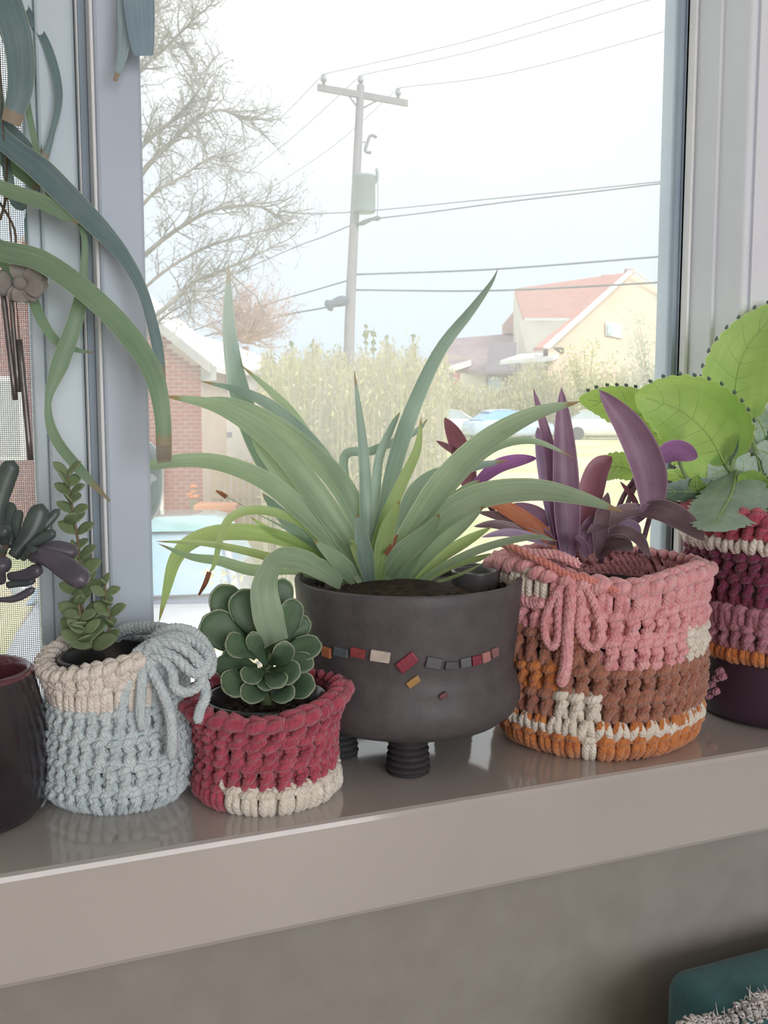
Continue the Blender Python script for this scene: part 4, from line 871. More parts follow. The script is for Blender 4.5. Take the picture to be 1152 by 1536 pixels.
A_ = [  # pixels from root to tip, width, depth at tip, material, up hint, side hint
 ([(535, 868), (470, 790), (402, 690), (364, 600), (345, 500), (343, 390)], 42, .06, 1, .0, -.3, 0),
 ([(548, 860), (520, 760), (480, 690), (430, 612), (359, 545)], 26, .04, 0, .2, .3, 0),
 ([(552, 868), (530, 785), (490, 695), (430, 628), (370, 590), (298, 571)], 27, .03, 1, .4, .2, 0),
 ([(550, 872), (525, 820), (468, 735), (410, 665), (330, 612), (243, 593)], 40, -.02, 0, .35, .1, 0),
 ([(552, 868), (540, 790), (500, 715), (420, 645), (350, 608), (290, 598)], 40, .01, 0, .35, .2, 0),
 ([(546, 872), (500, 805), (440, 725), (395, 670), (375, 640)], 40, .0, 0, .2, -.2, 0),
 ([(548, 874), (505, 822), (450, 765), (390, 718), (310, 692), (225, 699), (163, 727)], 34, -.04, 0, .5, .1, 0),
 ([(520, 868), (480, 825), (430, 795), (380, 768), (325, 737)], 13, .02, 1, .3, 0, 2),
 ([(515, 868), (470, 800), (430, 775), (385, 765), (348, 775), (332, 802), (322, 845), (312, 862)], 15, -.05, 2, .3, .2, 0),
 ([(525, 872), (470, 828), (400, 803), (330, 800), (285, 815), (262, 842), (250, 885), (238, 935)], 30, .03, 2, .5, .1, 0),
 ([(500, 872), (440, 848), (380, 830), (310, 816), (232, 812)], 15, -.06, 2, .5, 0, 0),
 ([(490, 868), (440, 855), (380, 856), (330, 842), (285, 835), (236, 815)], 20, .0, 0, .4, 0, 0),
 ([(548, 872), (530, 820), (527, 814)], 10, -.06, 2, .1, 0, 0),
 ([(550, 860), (549, 770), (545, 680), (531, 553)], 22, .0, 1, .1, .3, 0),
 ([(552, 868), (575, 770), (592, 690), (618, 610), (658, 525), (705, 465), (735, 425), (748, 401)], 34, .02, 1, .0, .4, 1),
 ([(556, 850), (562, 760), (568, 690), (588, 640), (600, 618)], 16, .02, 1, .2, .2, 0),
 ([(552, 872), (570, 800), (600, 730), (625, 675), (632, 625)], 20, -.02, 2, .1, .2, 0),
 ([(565, 875), (615, 800), (668, 722), (730, 662), (800, 622), (872, 602)], 42, -.04, 0, .35, -.1, 0),
 ([(590, 875), (640, 800), (710, 750), (790, 736), (860, 745), (936, 768)], 44, -.06, 0, .45, -.1, 0),
 ([(595, 868), (640, 780), (690, 715), (740, 672), (800, 662), (862, 687)], 20, .02, 0, .5, 0, 0),
 ([(580, 860), (610, 770), (640, 725), (690, 705), (765, 690)], 34, .06, 1, .4, 0, 0),
 ([(560, 850), (515, 695), (560, 676), (620, 650), (642, 628)], 16, .07, 1, .3, 0, 0),
 ([(605, 875), (640, 830), (690, 790), (728, 758)], 30, -.04, 0, .3, -.2, 0),
 ([(610, 876), (650, 842), (700, 812), (738, 790)], 22, -.02, 2, .3, -.1, 0),
 ([(600, 874), (630, 820), (660, 770), (700, 735), (720, 720)], 26, -.01, 0, .2, -.2, 0),
 ([(620, 876), (680, 842), (740, 818), (800, 806), (838, 812)], 14, -.10, 0, .5, 0, 0),
 ([(630, 876), (680, 848), (720, 838), (738, 830)], 14, -.06, 2, .5, 0, 0),
 ([(640, 878), (690, 862), (730, 842)], 6, -.06, 2, .5, 0, 0),
 ([(500, 858), (455, 805), (420, 770), (392, 738)], 26, .07, 1, .2, 0, 0),
 ([(510, 872), (465, 830), (410, 800), (375, 775)], 16, .02, 2, .4, 0, 0),
 ([(575, 872), (600, 835), (640, 800), (660, 770)], 34, -.05, 0, .1, -.2, 0),
 ([(565, 874), (580, 800), (600, 750)], 26, -.04, 2, .1, 0, 0), ([(555, 874), (545, 820), (535, 770)], 26, -.05, 1, .1, 0, 0), ([(520, 872), (490, 850), (455, 835)], 20, -.06, 0, .5, 0, 0), ([(535, 874), (510, 845), (470, 810)], 28, -.05, 0, .3, 0, 0)]
AM = [agave, agave_b, agave_y]
for pix, wpx, dz, mi, uh, sh, tw in A_:
    n_ = len(pix); pts = px_path([(u, v, dz*(i/(n_-1))**.8) for i, (u, v) in enumerate(pix)], d4)
    W_ = wpx*ppm(d4); mb = MB(); blade_mesh(mb, pts, W_, 30, 10, .0013, .22, view_hint(pts[n_//2], uh, sh), strap, tw*.9); lf_ = mb.build('leaf', AM[mi], p4)
# folded leaf hanging over the small succulent, and dry ends
pix = [(512, 876, -.03), (465, 846, -.06), (432, 838, -.085), (414, 842, -.10), (404, 856, -.115), (396, 885, -.125), (402, 925, -.125), (414, 964, -.118)]
mb = MB(); blade_mesh(mb, px_path(pix, d4), [pr(x) for x in (20, 34, 34, 26, 26, 36, 42, 34)], 30, 10, .0014, .12, view_hint(P(420, 880, d4), .3, .2)); mb.build('leaf', mat('strap_leaf_cut', S(176, 198, 172), S(156, 182, 154), rough=.42, scale=18, trans=.42, tcol=S(196, 220, 164), leaf=dict(edge=S(206, 214, 190), e0=.92)), p4)
for pix in ([(314, 858, -.05), (308, 875, -.05), (298, 893, -.05)], [(340, 746, .02), (333, 741, .02), (324, 736, .02)], [(578, 832, -.02), (590, 815, -.02), (596, 802, -.02)]):
    mb = MB(); blade_mesh(mb, px_path(pix, d4), [pr(7), pr(7), pr(3)], 8, 8, .0012, .2, view_hint(P(400, 800, d4), .2)); mb.build('leaf_tip', dry_tip, p4)
# ---- 5 pink and orange crochet cover, purple plant
c5 = base(884, 1141, .098); d5 = depth(c5); H5 = float(P(884, 838, d5)[2])
def R5(th, z):
    t = z/H5; r = .103*(.88+.12*min(1, max(0, z)/.03)**.5)+.0035*math.sin(PI*t)+.004*max(0, t-.8)*5*(th > .2)
    return r+.0015*math.sin(5*th)-.012*math.exp(-((th+1.35)/.45)**2)*min(1, max(.0, 1.15-t))
cv5 = Cover(c5, R5, lambda th, z: max(0, z/H5-.55)/.45*(.012*math.exp(-((th+.75)/.45)**2)-.004*math.exp(-((th-.25)/.4)**2)+.004*math.exp(-((th-1.1)/.5)**2)))
k5 = thing('crochet_pot_cover', 'large pink and burnt orange crochet pot cover with pink bow', 'pot cover', c5)
m5 = [Y['pink'], Y['orange'], Y['ivory'], Y['brown'], Y['salmon']]; n5 = 44
zc = lambda v: float(P(884, v, d5-.1)[2])+.0
rz5 = [0.001, H5*.13, H5*.235, H5*.36, H5*.50, H5*.665, H5*.82, H5*.97]
def col5(i):
    def f(th):
        if i == 0: return 2 if -.06 < th < .06 else 1
        if i == 2: return 2 if -.34 < th < .06 else 3
        if i == 3: return 1 if th < -.3 else (2 if -.3 < th < .02 and False else 3)
        if i == 4: return (3 if th < .02 else (2 if 1.0 < th < 1.5 else 0))
        if i == 5: return 0 if th > -.9 else 3
        if i == 6: return 0
        return 0
    return f
stitch_row(cv5, rz5[0], rz5[1], n5, .0044, col5(0), m5, k5, ('post', 'ch'))
stitch_row(cv5, rz5[1], rz5[2], n5, .0042, lambda th: 2, m5, k5, ('v',), .3)
stitch_row(cv5, rz5[1]+.004, rz5[2], n5, .0036, lambda th: 2 if -.34 < th < .08 else 1, m5, k5, ('post',), .8)
stitch_row(cv5, rz5[2], rz5[3], n5, .0044, col5(2), m5, k5, ('dc', 'ch'), .2)
stitch_row(cv5, rz5[3], rz5[4], n5, .0043, col5(3), m5, k5, ('dc', 'ch'), .5)
stitch_row(cv5, rz5[4], rz5[5], n5, .0043, col5(4), m5, k5, ('dc', 'ch'), .1)
stitch_row(cv5, rz5[5], rz5[6], n5, .0043, col5(5), m5, k5, ('dc', 'ch'), .4)
stitch_row(cv5, rz5[6], rz5[7], n5, .0043, lambda th: (2 if -.95 < th < -.38 else 0), m5, k5, ('post', 'ch'), .7)
stitch_row(cv5, H5*.95, H5*1.03, n5, .0056, lambda th: 0, m5, k5, ('rim',), .5, 'rim_braid')
bw5 = place('bow', None, c5, k5); tag(bw5, 'pink yarn bow with hanging loops')
def strand5(pix, rr, nm, turns, off=.009, m=None):
    pts = [cv5.on(u, v, off) for u, v in pix]; mb = MB(); plies(mb, pts, rr, 56, turns); mb.build(nm, m or Y['pink'], bw5)
strand5([(850, 868), (832, 895), (818, 925), (818, 955), (828, 970), (838, 955), (838, 915), (842, 870)], .0043, 'loop', 9)
strand5([(858, 868), (872, 900), (868, 935), (875, 962), (890, 972), (901, 955), (896, 920), (884, 890), (868, 868)], .0043, 'loop', 10)
strand5([(858, 870), (856, 910), (852, 950), (850, 985), (846, 1012), (840, 1028)], .0058, 'tail', 7)
strand5([(750, 815), (785, 828), (820, 845), (850, 862), (880, 868), (905, 880), (935, 888)], .0042, 'tie_cord', 9, .009, Y['salmon'])
strand5([(755, 892), (775, 898), (800, 905), (818, 905)], .005, 'tie_cord', 4, .008)
strand5([(760, 822), (800, 830), (835, 832), (870, 848)], .0045, 'tie_cord', 5, .008)
p5 = thing('potted_purple_heart', 'purple leaved trailing plant in the pink crochet cover', 'potted plant', c5+np.array([0, 0, .004]))
inner_pot(p5, cv5, H5*.82, .014, None, .003, 'pot', True, .006)
pur = mat('purple_leaf', S(150, 124, 146), S(130, 102, 126), rough=.4, scale=30, trans=.32, tcol=S(176, 120, 160), bump=.1, bscale=150, leaf=dict(edge=S(196, 168, 190), e0=.9))
pur_r = mat('purple_red_leaf', S(146, 100, 116), S(124, 82, 98), rough=.4, scale=30, trans=.32, tcol=S(186, 110, 122), bump=.1, leaf=dict(edge=S(190, 150, 160), e0=.9))
lil = mat('lilac_leaf', S(186, 166, 198), S(164, 142, 178), rough=.4, leaf=dict(edge=S(210, 196, 216), e0=.88), scale=30, trans=.35, tcol=S(190, 150, 200), bump=.1)
vio = mat('violet_leaf', S(158, 112, 162), S(124, 88, 128), rough=.4, leaf=dict(edge=S(196, 168, 200), e0=.9), scale=14, trans=.3, tcol=S(190, 100, 200))
org = mat('orange_dry_leaf', S(218, 140, 104), S(196, 116, 86), rough=.6, scale=30, trans=.35, leaf=dict(amt=.8))
brn = mat('brown_purple_leaf', S(138, 114, 122), S(112, 90, 100), rough=.45, scale=30, trans=.2, bump=.1, leaf=dict(edge=S(176, 156, 162), e0=.9))
PM = [pur, pur_r, lil, vio, org, brn]
T_ = [([(852, 838), (850, 770), (846, 680), (842, 580)], 40, -.02, 0, .0, .2), ([(842, 832), (832, 760), (824, 680), (799, 580)], 24, .0, 0, .0, .5), ([(846, 828), (832, 760), (818, 690), (806, 640)], 30, .015, 2, .0, -.2),
      ([(978, 775), (974, 710), (946, 645), (898, 584)], 50, -.03, 0, .0, .1), ([(872, 812), (884, 755), (898, 705), (918, 685)], 40, .01, 1, .0, -.3), ([(712, 728), (745, 702), (775, 692), (806, 687)], 24, .03, 3, .4, 0), ([(704, 742), (698, 705), (684, 660), (667, 626)], 32, .05, 1, .0, .2), ([(700, 690), (680, 676), (654, 661)], 12, .05, 1, .2, 0),
      ([(838, 820), (800, 790), (755, 762), (722, 752)], 26, .0, 4, .5, 0), ([(985, 692), (1005, 680), (1025, 678), (1047, 686)], 36, .06, 3, .1, 0), ([(958, 768), (990, 768), (1025, 785), (1058, 812)], 40, -.06, 5, .7, 0), ([(975, 766), (940, 768), (905, 786), (880, 800)], 26, -.02, 5, .6, 0),
      ([(900, 838), (900, 800), (905, 765), (912, 738)], 24, -.03, 5, .0, .2), ([(885, 830), (880, 800), (892, 770)], 22, -.01, 0, .1, -.3), ([(905, 820), (925, 800), (955, 808), (975, 838)], 24, -.05, 5, .6, .2), ([(900, 830), (925, 818), (950, 826)], 34, -.05, 5, .5, 0), ([(925, 800), (945, 792), (962, 800)], 24, -.02, 2, .4, 0), ([(915, 800), (930, 775), (940, 762)], 22, .0, 1, .2, 0),
      ([(830, 812), (800, 790), (760, 778), (715, 768)], 22, .01, 5, .6, 0), ([(832, 815), (790, 800), (745, 788), (710, 790)], 18, -.01, 5, .6, 0), ([(830, 818), (800, 808), (760, 800), (722, 806)], 16, -.02, 2, .6, 0), ([(840, 815), (815, 780), (790, 765), (760, 758)], 24, .03, 0, .5, 0), ([(845, 815), (828, 785), (812, 772)], 26, .02, 2, .3, 0), ([(850, 820), (835, 800), (815, 795)], 22, .0, 0, .4, 0),
      ([(870, 825), (862, 790), (866, 762)], 20, .01, 0, .1, .2), ([(960, 770), (948, 745), (930, 722)], 9, .02, 1, .2, 0), ([(930, 790), (950, 735), (972, 705)], 8, .03, 5, .1, 0), ([(940, 790), (965, 768), (990, 764)], 22, -.01, 0, .4, 0), ([(880, 835), (870, 815), (862, 808)], 18, -.04, 0, .3, 0)]
for pix, wpx, dz, mi, uh, sh in T_:
    n_ = len(pix); pts = px_path([(u, v, dz*(i/(n_-1))) for i, (u, v) in enumerate(pix)], d5); mb = MB()
    blade_mesh(mb, pts, wpx*ppm(d5), 20, 10, .0022, .35, view_hint(pts[n_//2], uh, sh), lance); mb.build('leaf', PM[mi], p5)
for pl_ in ([(855, 850), (850, 830), (848, 800)], [(960, 830), (968, 800), (976, 770)], [(900, 845), (918, 790), (935, 745), (955, 715)], [(760, 800), (735, 760), (712, 722), (700, 690)]):
    MB().tube(spline([P(u, v, d5+.02) for u, v in pl_], 10), .0028, 7).build('stem', mat('purple_stem', S(118, 84, 100), rough=.6), p5)

# ---- 6 plum pot with red and mauve crochet bands, mother of thousands
c6 = base(1178, 1102, .098); d6 = depth(c6); zt6 = float(P(1178, 768, d6)[2])
def R6(th, z): return .098+.010*min(1, max(0, z)/zt6)+.001*math.sin(4*th)
cv6 = Cover(c6, R6)
plum = mat('plum_glaze', S(76, 56, 72), S(58, 42, 58), rough=.45, scale=12, bump=.1, bscale=60)
p6 = thing('potted_kalanchoe', 'scalloped bright green succulent in a plum pot by right jamb', 'potted plant', c6)
MB().lathe([(0, .001), (.088, .001), (.097, .004)]+[(R6(0, z), z) for z in np.linspace(.02, zt6-.004, 8)]+[(.107, zt6), (.103, zt6+.001), (.100, zt6-.02)], c6, 64).build('pot', plum, p6)
mb = MB(); mb.lathe([(0, zt6-.010), (.06, zt6-.012), (.101, zt6-.015)], c6, 48); mb.build('soil', soil_m, p6)
k6 = thing('crochet_pot_cover', 'red and mauve crochet bands around the plum pot at right', 'pot cover', c6)
m6 = [Y['red'], Y['cream'], Y['magenta'], Y['mauve'], Y['orange']]; n6 = 46
z6 = lambda v: float(P(1120, v, d6-.1)[2])
stitch_row(cv6, z6(1003), z6(983), n6, .0046, lambda th: 4, m6, k6, ('post',), .0)
stitch_row(cv6, z6(985), z6(950), n6, .0048, lambda th: 3, m6, k6, ('dc', 'ch'), .2)
stitch_row(cv6, z6(953), z6(922), n6, .0048, lambda th: 3, m6, k6, ('post', 'ch'), .5)
stitch_row(cv6, z6(918), z6(872), n6, .0044, lambda th: 2, m6, k6, ('dc', 'ch'), .1)
stitch_row(cv6, z6(872), z6(838), n6, .0044, lambda th: 2, m6, k6, ('dc', 'ch'), .5)
cv6b = Cover(c6, lambda th, z: R6(th, z)+.004)
stitch_row(cv6b, z6(832), z6(808), n6, .0042, lambda th: 1, m6, k6, ('v',), .3)
stitch_row(cv6b, z6(812), z6(782), n6, .0048, lambda th: 0, m6, k6, ('dc', 'ch'), .1)
stitch_row(cv6b, z6(784), z6(762), n6, .0058, lambda th: 0, m6, k6, ('rim',), .6, 'rim_braid')
mb = MB()
for u, v in ((1062, 1030), (1070, 1020), (1078, 1018), (1068, 1040), (1058, 1046), (1074, 1010)):
    a = cv6.on(u, v, .004); mb.tube(spline([a, a+RT*.006+np.array([0, 0, .004])-HF*.003, a+RT*.01-np.array([0, 0, .002])], 8), [.003, .004, .004, .0045, .004, .004, .003, .001], 6)
mb.build('yarn_tuft', Y['mauve'], k6)
kal = mat('kalanchoe_leaf', S(170, 204, 120), S(150, 190, 102), rough=.42, scale=22, trans=.55, tcol=S(200, 232, 112), bump=.15, bscale=90, leaf=dict(edge=S(214, 226, 160), e0=.95, streak=4, amt=.7))
kal_b = mat('kalanchoe_blue_leaf', S(178, 200, 186), S(154, 178, 164), rough=.45, leaf=dict(edge=S(206, 220, 200), e0=.95, streak=4, amt=.6), scale=22, trans=.2, tcol=S(150, 200, 120), bump=.15, bscale=90)
kal_d = mat('kalanchoe_dark', S(108, 136, 120), S(86, 112, 100), rough=.45, leaf=dict(edge=S(186, 200, 180), e0=.96, streak=4, amt=.5), scale=40, trans=.1)
kvein = mat('kalanchoe_vein', S(214, 234, 170), S(204, 226, 156), rough=.5, trans=.5, tcol=S(206, 232, 140))
kst = mat('kalanchoe_stem', S(134, 158, 108), S(116, 142, 96), rough=.6, scale=40)
def broad(pix, wpx, dz, m, uh=.1, sh=0.0, cup=.15, plantlets=0, scal=.045, bend=0.0):
    n_ = len(pix); pts = px_path([(u, v, dz*(i/(n_-1))) for i, (u, v) in enumerate(pix)], d6); N = 56; K = 9; Q = spline(pts, N); W_ = wpx*ppm(d6)/2
    T = np.gradient(Q, axis=0); T /= np.linalg.norm(T, axis=1)[:, None]; h = view_hint(Q[N//2], uh, sh); V = []; top = []; ed = {}
    for i in range(N):
        t = i/(N-1); n = h-T[i]*(h@T[i]); n /= np.linalg.norm(n); s = np.cross(T[i], n)
        wd = W_*(math.sin(PI*min(1, .06+t*.94)**.8)**.62 if t < 1 else .02)*(1+scal*abs(math.sin(t*PI*13))*2-scal)
        for j_ in range(-K//2+1, K//2+1):
            x = j_/(K//2); V.append(Q[i]+s*wd*x+n*(cup*abs(x)**1.6*wd-.0006*math.cos(x*PI/2)+bend*W_*math.sin(t*PI)*x))
            if abs(x) == 1: ed[(i, int(x))] = (V[-1], n, s*x)
    V = np.array(V); n0 = len(V); V2 = V-h*.0011; CV = [(j_/(K//2), 0, i/(N-1)) for i in range(N) for j_ in range(-K//2+1, K//2+1)]
    F = [(i*K+j_, i*K+j_+1, (i+1)*K+j_+1, (i+1)*K+j_) for i in range(N-1) for j_ in range(K-1)]
    F2 = [tuple(q+n0 for q in f[::-1]) for f in F]; rim = [i*K for i in range(N)]+[(N-1)*K+j_ for j_ in range(1, K)]+[i*K+K-1 for i in range(N-2, -1, -1)]+[j_ for j_ in range(K-2, 0, -1)]
    F3 = [(rim[q], rim[(q+1) % len(rim)], rim[(q+1) % len(rim)]+n0, rim[q]+n0) for q in range(len(rim))]
    lf_ = MB().add(V, F, 0, CV).build('leaf', m, p6)
    vn = MB(); vn.tube(Q[:-5]+h*.0003, np.linspace(.0011, .0003, N-5), 5)
    for q_ in range(8, 44, 7):
        for sg in (-1, 1):
            A_v = [V[(q_+s_*2)*K+K//2+sg*s_]+h*.0001 for s_ in (0, 1, 2, 3)]; vn.tube(spline(A_v, 8), np.linspace(.00038, .00015, 8), 4)
    vn.build('veins', kvein, lf_)
    notch = {round(q_/13*(N-1)) for q_ in range(3, 13)}
    if plantlets:
        for (i, x), (p, n, s) in ed.items():
            if i not in notch or (plantlets == 1 and x < 0) or (plantlets == 2 and x > 0): continue
            mb = MB(); o = s/np.linalg.norm(s); pp = p+o*.0016; mb.tube([p, pp], .0005, 4)
            for a in (0, 1, 2): mb.ball(pp+o*.0012+np.cross(o, n)*(a-1)*.0011+n*.0003*(a == 1), (.0015, .0015, .0019), 6, 0, .15)
            mb.build('plantlet', kal_d, lf_)
    return lf_
broad([(1088, 696), (1062, 652), (1018, 614), (952, 592)], 132, -.02, kal, .0, .1, .1, 1)
broad([(1010, 668), (970, 628), (920, 606), (868, 598)], 70, .06, kal, .2, 0, .1, 1)
broad([(1112, 630), (1104, 580), (1122, 520), (1180, 452)], 104, .0, kal, .0, .2, .12, 2)
broad([(1105, 705), (1098, 740), (1082, 770), (1072, 797)], 100, -.17, kal_b, .3, -.1, -.25, 0, .09)
broad([(1110, 745), (1070, 742), (1030, 738), (984, 738)], 48, -.01, kal_d, .4, 0, .2, 0, .08)
broad([(1100, 738), (1060, 728), (1020, 715), (984, 710)], 28, .01, kal, .3, 0, .2, 0, .09)
broad([(1138, 730), (1110, 712), (1085, 706), (1062, 716)], 66, .0, kal_b, .3, .2, .2, 0, .08)
broad([(1120, 765), (1128, 745), (1122, 725), (1108, 712)], 60, -.03, kal, .1, 0, .2, 0, .09)
broad([(1180, 745), (1150, 715), (1135, 690), (1128, 680)], 60, .02, kal_d, .2, .2, .2, 0, .08)
broad([(1195, 740), (1170, 700), (1152, 680), (1130, 672)], 50, .0, kal_b, .3, .2, .2, 0, .08)
broad([(1150, 770), (1150, 740), (1140, 712)], 52, -.02, kal_d, .1, 0, .2, 0, .08)
broad([(1118, 632), (1135, 628), (1148, 655), (1150, 705)], 36, .02, kal_b, .0, .3, .3, 0, .06)
broad([(960, 712), (930, 700), (905, 705), (884, 722)], 44, .05, kal, .3, 0, .15, 0, .07)
broad([(1085, 745), (1048, 735), (1046, 712)], 26, -.01, kal, .1, 0, .2, 0, .1)
broad([(1200, 700), (1220, 640), (1260, 600)], 110, .0, kal, .2, 0, .15, 3)
broad([(1088, 690), (1096, 665), (1108, 652)], 26, -.01, kal_d, .1, 0, .1, 0, .09)
for pl_, r in (([(1130, 780), (1112, 735), (1088, 695)], .0042), ([(1135, 780), (1098, 720), (1104, 675), (1113, 632)], .0036), ([(1150, 780), (1140, 700), (1118, 630)], .003), ([(1160, 780), (1190, 720), (1200, 700)], .004), ([(1100, 760), (1125, 725), (1147, 700)], .0015), ([(1120, 770), (1040, 730), (1010, 668)], .0025), ([(1120, 775), (1000, 750), (955, 715)], .0025)):
    MB().tube(spline([P(u, v, d6) for u, v in pl_], 14), np.linspace(r, r*.7, 14), 8).build('stem', kst, p6)

# ------------------------------------------------------------ hanging plant, chime, ornament
DH = .86
hp0 = P(-30, -330, DH)
hg = thing('hanging_strap_plant', 'hanging plant trailing long strap leaves at upper left', 'hanging plant', hp0+np.array([0, 0, -.05]))
hang_pot = mat('hanging_pot', S(180, 160, 140), S(160, 140, 120), rough=.8, scale=30)
MB().lathe([(0, -.05), (.05, -.05), (.06, -.045), (.078, .04), (.084, .042), (.084, .052), (.077, .052), (.07, .03), (0, .03)], hp0, 40).build('pot', hang_pot, hg)
for a in (0, 2.1, 4.2): MB().tube([hp0+np.array([.08*math.cos(a), .08*math.sin(a), .05]), np.array([hp0[0], hp0[1], ZT+.2])], .001, 5).build('cord', woody, hg)
MB().tube(spline([np.array([hp0[0], hp0[1], ZT+.19]), np.array([hp0[0], hp0[1]+.02, ZT+.215]), np.array([hp0[0], hp0[1], 1.622])], 10), .003, 6).build('ceiling_hook', mat('hook_metal', S(150, 150, 150), rough=.3, metal=1), hg)
LH = dict(edge=S(186, 198, 176), e0=.92, tip=S(160, 140, 118), t0=.94, streak=7)
hgm = mat('hanging_leaf', S(146, 172, 144), S(126, 154, 130), rough=.45, scale=16, trans=.3, tcol=S(166, 204, 136), bump=.08, bscale=160, leaf=LH)
hgb = mat('hanging_leaf_blue', S(124, 148, 150), S(108, 132, 138), rough=.45, scale=16, trans=.2, tcol=S(150, 180, 160), bump=.08, leaf=LH)
hgl = mat('hanging_leaf_pale', S(172, 192, 196), S(154, 176, 182), rough=.45, scale=16, trans=.25, leaf=LH)
hgn = mat('hanging_leaf_cut', S(150, 172, 184), S(134, 158, 172), rough=.45, scale=16, trans=.2, leaf=dict(edge=S(120, 140, 152), e0=.93, amt=.5))
H_ = [([(-30, -320), (-40, 60), (-10, 190), (60, 255), (110, 305), (150, 345), (185, 385), (215, 440), (236, 520), (247, 590)], [20, 20, 28, 40, 38, 32, 22, 16, 17, 6], -.015, 1, .5),
      ([(-40, -320), (-60, 200), (-30, 355), (60, 392), (130, 440), (190, 500), (228, 558), (243, 620), (246, 690)], [24, 26, 34, 36, 34, 34, 30, 24, 22], -.03, 0, .5),
      ([(-40, -320), (-70, 150), (-40, 262), (0, 282), (60, 303), (95, 322), (118, 334)], [20, 24, 24, 24, 26, 20, 6], -.02, 0, .5),
      ([(-30, -320), (-20, -80), (12, 10), (28, 70), (30, 130), (16, 185)], [22, 36, 44, 42, 36, 26], -.02, 1, .1),
      ([(-20, -320), (10, -40), (38, 12), (72, 72), (88, 140), (78, 200), (62, 250)], [8, 10, 12, 13, 12, 8, 14], .01, 1, .2),
      ([(-30, -320), (0, 30), (38, 95), (56, 124), (66, 158), (66, 200), (65, 235)], [8, 8, 10, 9, 5, 3, 12], .02, 1, .2),
      ([(-40, -320), (60, 250), (120, 335), (126, 400), (116, 470), (90, 545), (72, 602), (82, 655), (120, 705), (165, 752)], [8, 10, 8, 11, 22, 26, 9, 16, 16, 3], -.01, 0, .0),
      ([(-40, -320), (-20, 300), (45, 440), (62, 480), (85, 512), (115, 525), (140, 529)], [8, 12, 16, 16, 13, 8, 2], .0, 0, .1),
      ([(-10, -320), (120, -200), (185, -60), (188, 20), (184, 80), (172, 122)], [10, 16, 24, 22, 15, 5], -.03, 2, .1),
      ([(0, -320), (140, -240), (200, -80), (208, 10), (212, 60), (215, 84)], [12, 24, 46, 44, 36, 28], -.032, 3, .1),
      ([(-50, -320), (-80, 100), (-50, 205), (0, 232), (40, 262), (62, 280)], [20, 24, 30, 32, 30, 26], .02, 0, .4), ([(-40, -320), (10, 250), (46, 300), (44, 340), (41, 372)], [10, 14, 20, 16, 6], .03, 1, .0),
      ([(-40, -320), (-30, 100), (-6, 170), (30, 215), (66, 262)], [10, 14, 20, 26, 30], .01, 1, .3)]
for pix, ws, dz, mi, uh in H_:
    n_ = len(pix); pts = px_path([(u, v, dz*min(1, i/2)) for i, (u, v) in enumerate(pix)], DH); mb = MB()
    blade_mesh(mb, pts, [x*ppm(DH) for x in ws], 44, 10, .0013, .18, view_hint(pts[n_//2], uh, .1)); mb.build('leaf', [hgm, hgb, hgl, hgn][mi], hg)
mb = MB(); blade_mesh(mb, px_path([(245, 668, -.031), (245, 682, -.031), (246, 694, -.03)], DH), [x*ppm(DH) for x in (20, 20, 19)], 8, 8, .0012, .2, view_hint(P(20, 160, DH))); mb.build('leaf_tip', mat('papery_tip', S(178, 172, 158), S(150, 140, 126), rough=.8, trans=.3), hg)
for pl_ in ([(-20, 280), (5, 312), (22, 345), (24, 375)], [(15, 200), (10, 250), (8, 300), (0, 330)]): MB().tube(spline([P(u, v, DH+.01) for u, v in pl_], 10), .0012, 6).build('runner', woody, hg)

chm = thing('wind_chime', 'wind chime with three metal tubes below a petalled brown top', 'wind chime', P(20, 440, .84))
metal = mat('chime_metal', S(132, 126, 122), S(112, 106, 104), rough=.35, metal=.7, scale=40)
petal_m = mat('carved_brown', S(158, 152, 146), S(138, 131, 126), rough=.7, scale=60, bump=.3)
for (a, b), r in (([(2, 418), (23, 600)], 4.2), ([(14, 418), (28, 588)], 3.4), ([(29, 510), (46, 690)], 4.4)):
    MB().tube(spline([P(*a, .845), P(*b, .845)], 6), r*ppm(.845), 10).build('tube', metal, chm)
MB().tube(spline([P(22, 420, .845), P(29, 510, .845)], 4), .0006, 5).build('string', woody, chm)
MB().tube(spline([P(-20, -330, .845), P(5, 200, .845), P(20, 400, .845)], 12), .0007, 5).build('string', woody, chm)
for i in range(11):
    a = -1.9+i*.36; c = P(34, 425, .84); e = c+(RT*math.cos(a)*38+UP*math.sin(a)*30)*ppm(.84)-HF*.004*math.sin(i*2.0)
    mb = MB(); blade_mesh(mb, [c, (c+e)/2-HF*.003, e], 26*ppm(.84), 10, 8, .0016, .2, view_hint(c, .2), spoon); mb.build('petal', petal_m, chm)
MB().ball(P(30, 425, .835), (.006, .004, .006), 12).build('hub', petal_m, chm)
MB().ball(P(4, 425, .838), (.009, .006, .011), 12, 0, .05).build('carved_knob', petal_m, chm)

oc = py(222, 722, .2885); od = depth(oc)
orn = thing('window_ornament', 'pale grey rounded ornament half hidden behind the blue grey post', 'ornament', oc)
mb = MB(); N = 28; 
for rr, off in ((1.0, 0), ):
    V = []
    for i in range(9):
        a = PI*i/8
        for j_ in range(N): b = 2*PI*j_/N; V.append(oc+RT*22*ppm(od)*math.sin(a)*math.cos(b)+UP*58*ppm(od)*math.sin(a)*math.sin(b)+HF*.008*math.cos(a))
    mb.add(V, [(i*N+j_, i*N+(j_+1) % N, (i+1)*N+(j_+1) % N, (i+1)*N+j_) for i in range(8) for j_ in range(N)])
MB().lathe([(0, 0), (.008, 0), (.009, .001), (.003, .004), (0, .004)], (0, 0, 0), 14).build('suction_cup', vinyl_white, orn, loc=(0, 0, 0)); sc_ = orn.children[-1]; sc_.location = (float(oc[0]), .2795, float(oc[2])); sc_.rotation_euler = (math.radians(-90), 0, 0)
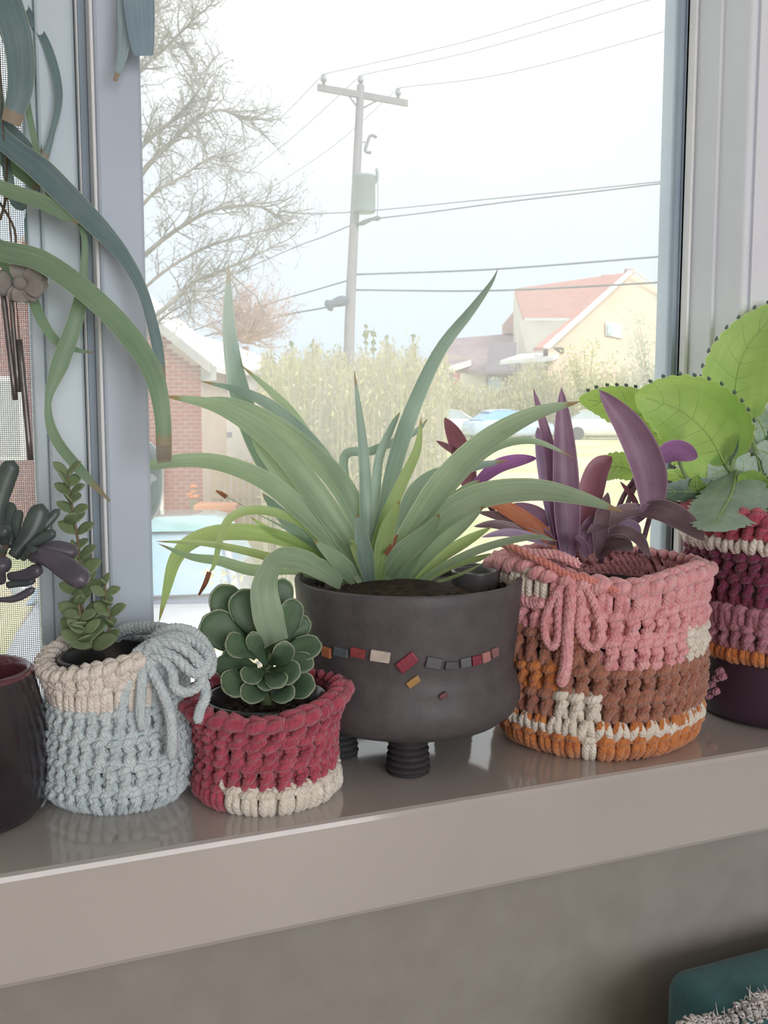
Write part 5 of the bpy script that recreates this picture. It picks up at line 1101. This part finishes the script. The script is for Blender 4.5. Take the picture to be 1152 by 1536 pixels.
mb.build('disc', mat('pale_resin', S(196, 206, 206), S(186, 198, 196), rough=.4, trans=.3), orn)
MB().tube([oc+RT*22*ppm(od)*math.cos(b)+UP*58*ppm(od)*math.sin(b) for b in np.linspace(0, 2*PI, 41)[:-1]], .0012, 6, closed=True).build('edge_ring', vinyl_white, orn)

# ------------------------------------------------------------ teal seat back and fluffy throw at the lower right
teal = mat('teal_fabric', S(58, 118, 126), S(48, 104, 112), rough=.9, scale=60, bump=.3, bscale=500, sheen=.2)
a = py(992, 1452, -.03); x0 = float(a[0]); zt = float(py(1000, 1448, -.03)[2])
so = thing('teal_chair_back', 'teal upholstered chair back against the wall at lower right', 'chair', (x0+.3, -.09, -.95))
MB().box((x0, -.15, -.62), (x0+.62, -.03, zt)).build('backrest', teal, so, True, .018)
MB().box((x0, -.6, -.62), (x0+.62, -.15, -.50)).build('seat', teal, so, True, .03)
for dx, dy in ((.03, -.56), (.59, -.56), (.03, -.06), (.59, -.06)): MB().lathe([(0, -.95), (.014, -.95), (.02, -.62), (0, -.62)], (x0+dx, dy, 0), 12).build('leg', woody, so)
fluff = mat('fluffy_white', S(226, 222, 218), S(206, 200, 196), rough=1, scale=200, bump=.6, sheen=.3)
th_ = thing('fluffy_throw', 'white fluffy loop pile throw in the lower right corner', 'blanket', (x0+.35, -.2, zt))
mb = MB(); nx_, ny_ = 30, 14; V = []; N_ = {}
tl = [P(1010, 1545, .80), P(1152, 1494, .84), P(1300, 1465, .88)]
def tp(s, t):
    q = spline(tl, 31)[int(s*30)]; p = q-HF*(.10*t)-np.array([0, 0, .10*t*t+.012*t]); return p+np.array([0, 0, .004*math.sin(s*17+t*5)])
for j_ in range(ny_+1):
    for i in range(nx_+1): V.append(tp(i/nx_, j_/ny_))
k_ = nx_+1; F = [(j_*k_+i, j_*k_+i+1, (j_+1)*k_+i+1, (j_+1)*k_+i) for j_ in range(ny_) for i in range(nx_)]
V2 = [v-np.array([0, 0, .012]) for v in V]
mb.add(V+V2, F+[tuple(q+len(V) for q in f[::-1]) for f in F]); mb.build('throw_body', fluff, th_)
mb = MB()
for _ in range(2600):
    p = tp(random.random(), random.random()*.9); r = random.uniform(.0018, .0032); a_ = rng.normal(0, 1, 3); a_ /= np.linalg.norm(a_); b_ = np.cross(a_, [0.2, .3, 1.0]); b_ /= np.linalg.norm(b_)
    mb.tube([p+(a_*math.cos(q_)+b_*math.sin(q_))*r+np.array([0, 0, r*.6]) for q_ in np.linspace(0, 4.6, 7)], .0009, 4)
for _ in range(60):
    p = tp(random.random(), random.random()*.05); mb.tube([p, p+rng.normal(0, .003, 3)+np.array([0, 0, random.uniform(.003, .010)])], [.0006, .0002], 4)
o_ = mb.build('loop_pile', fluff, th_); o_['kind'] = 'stuff'
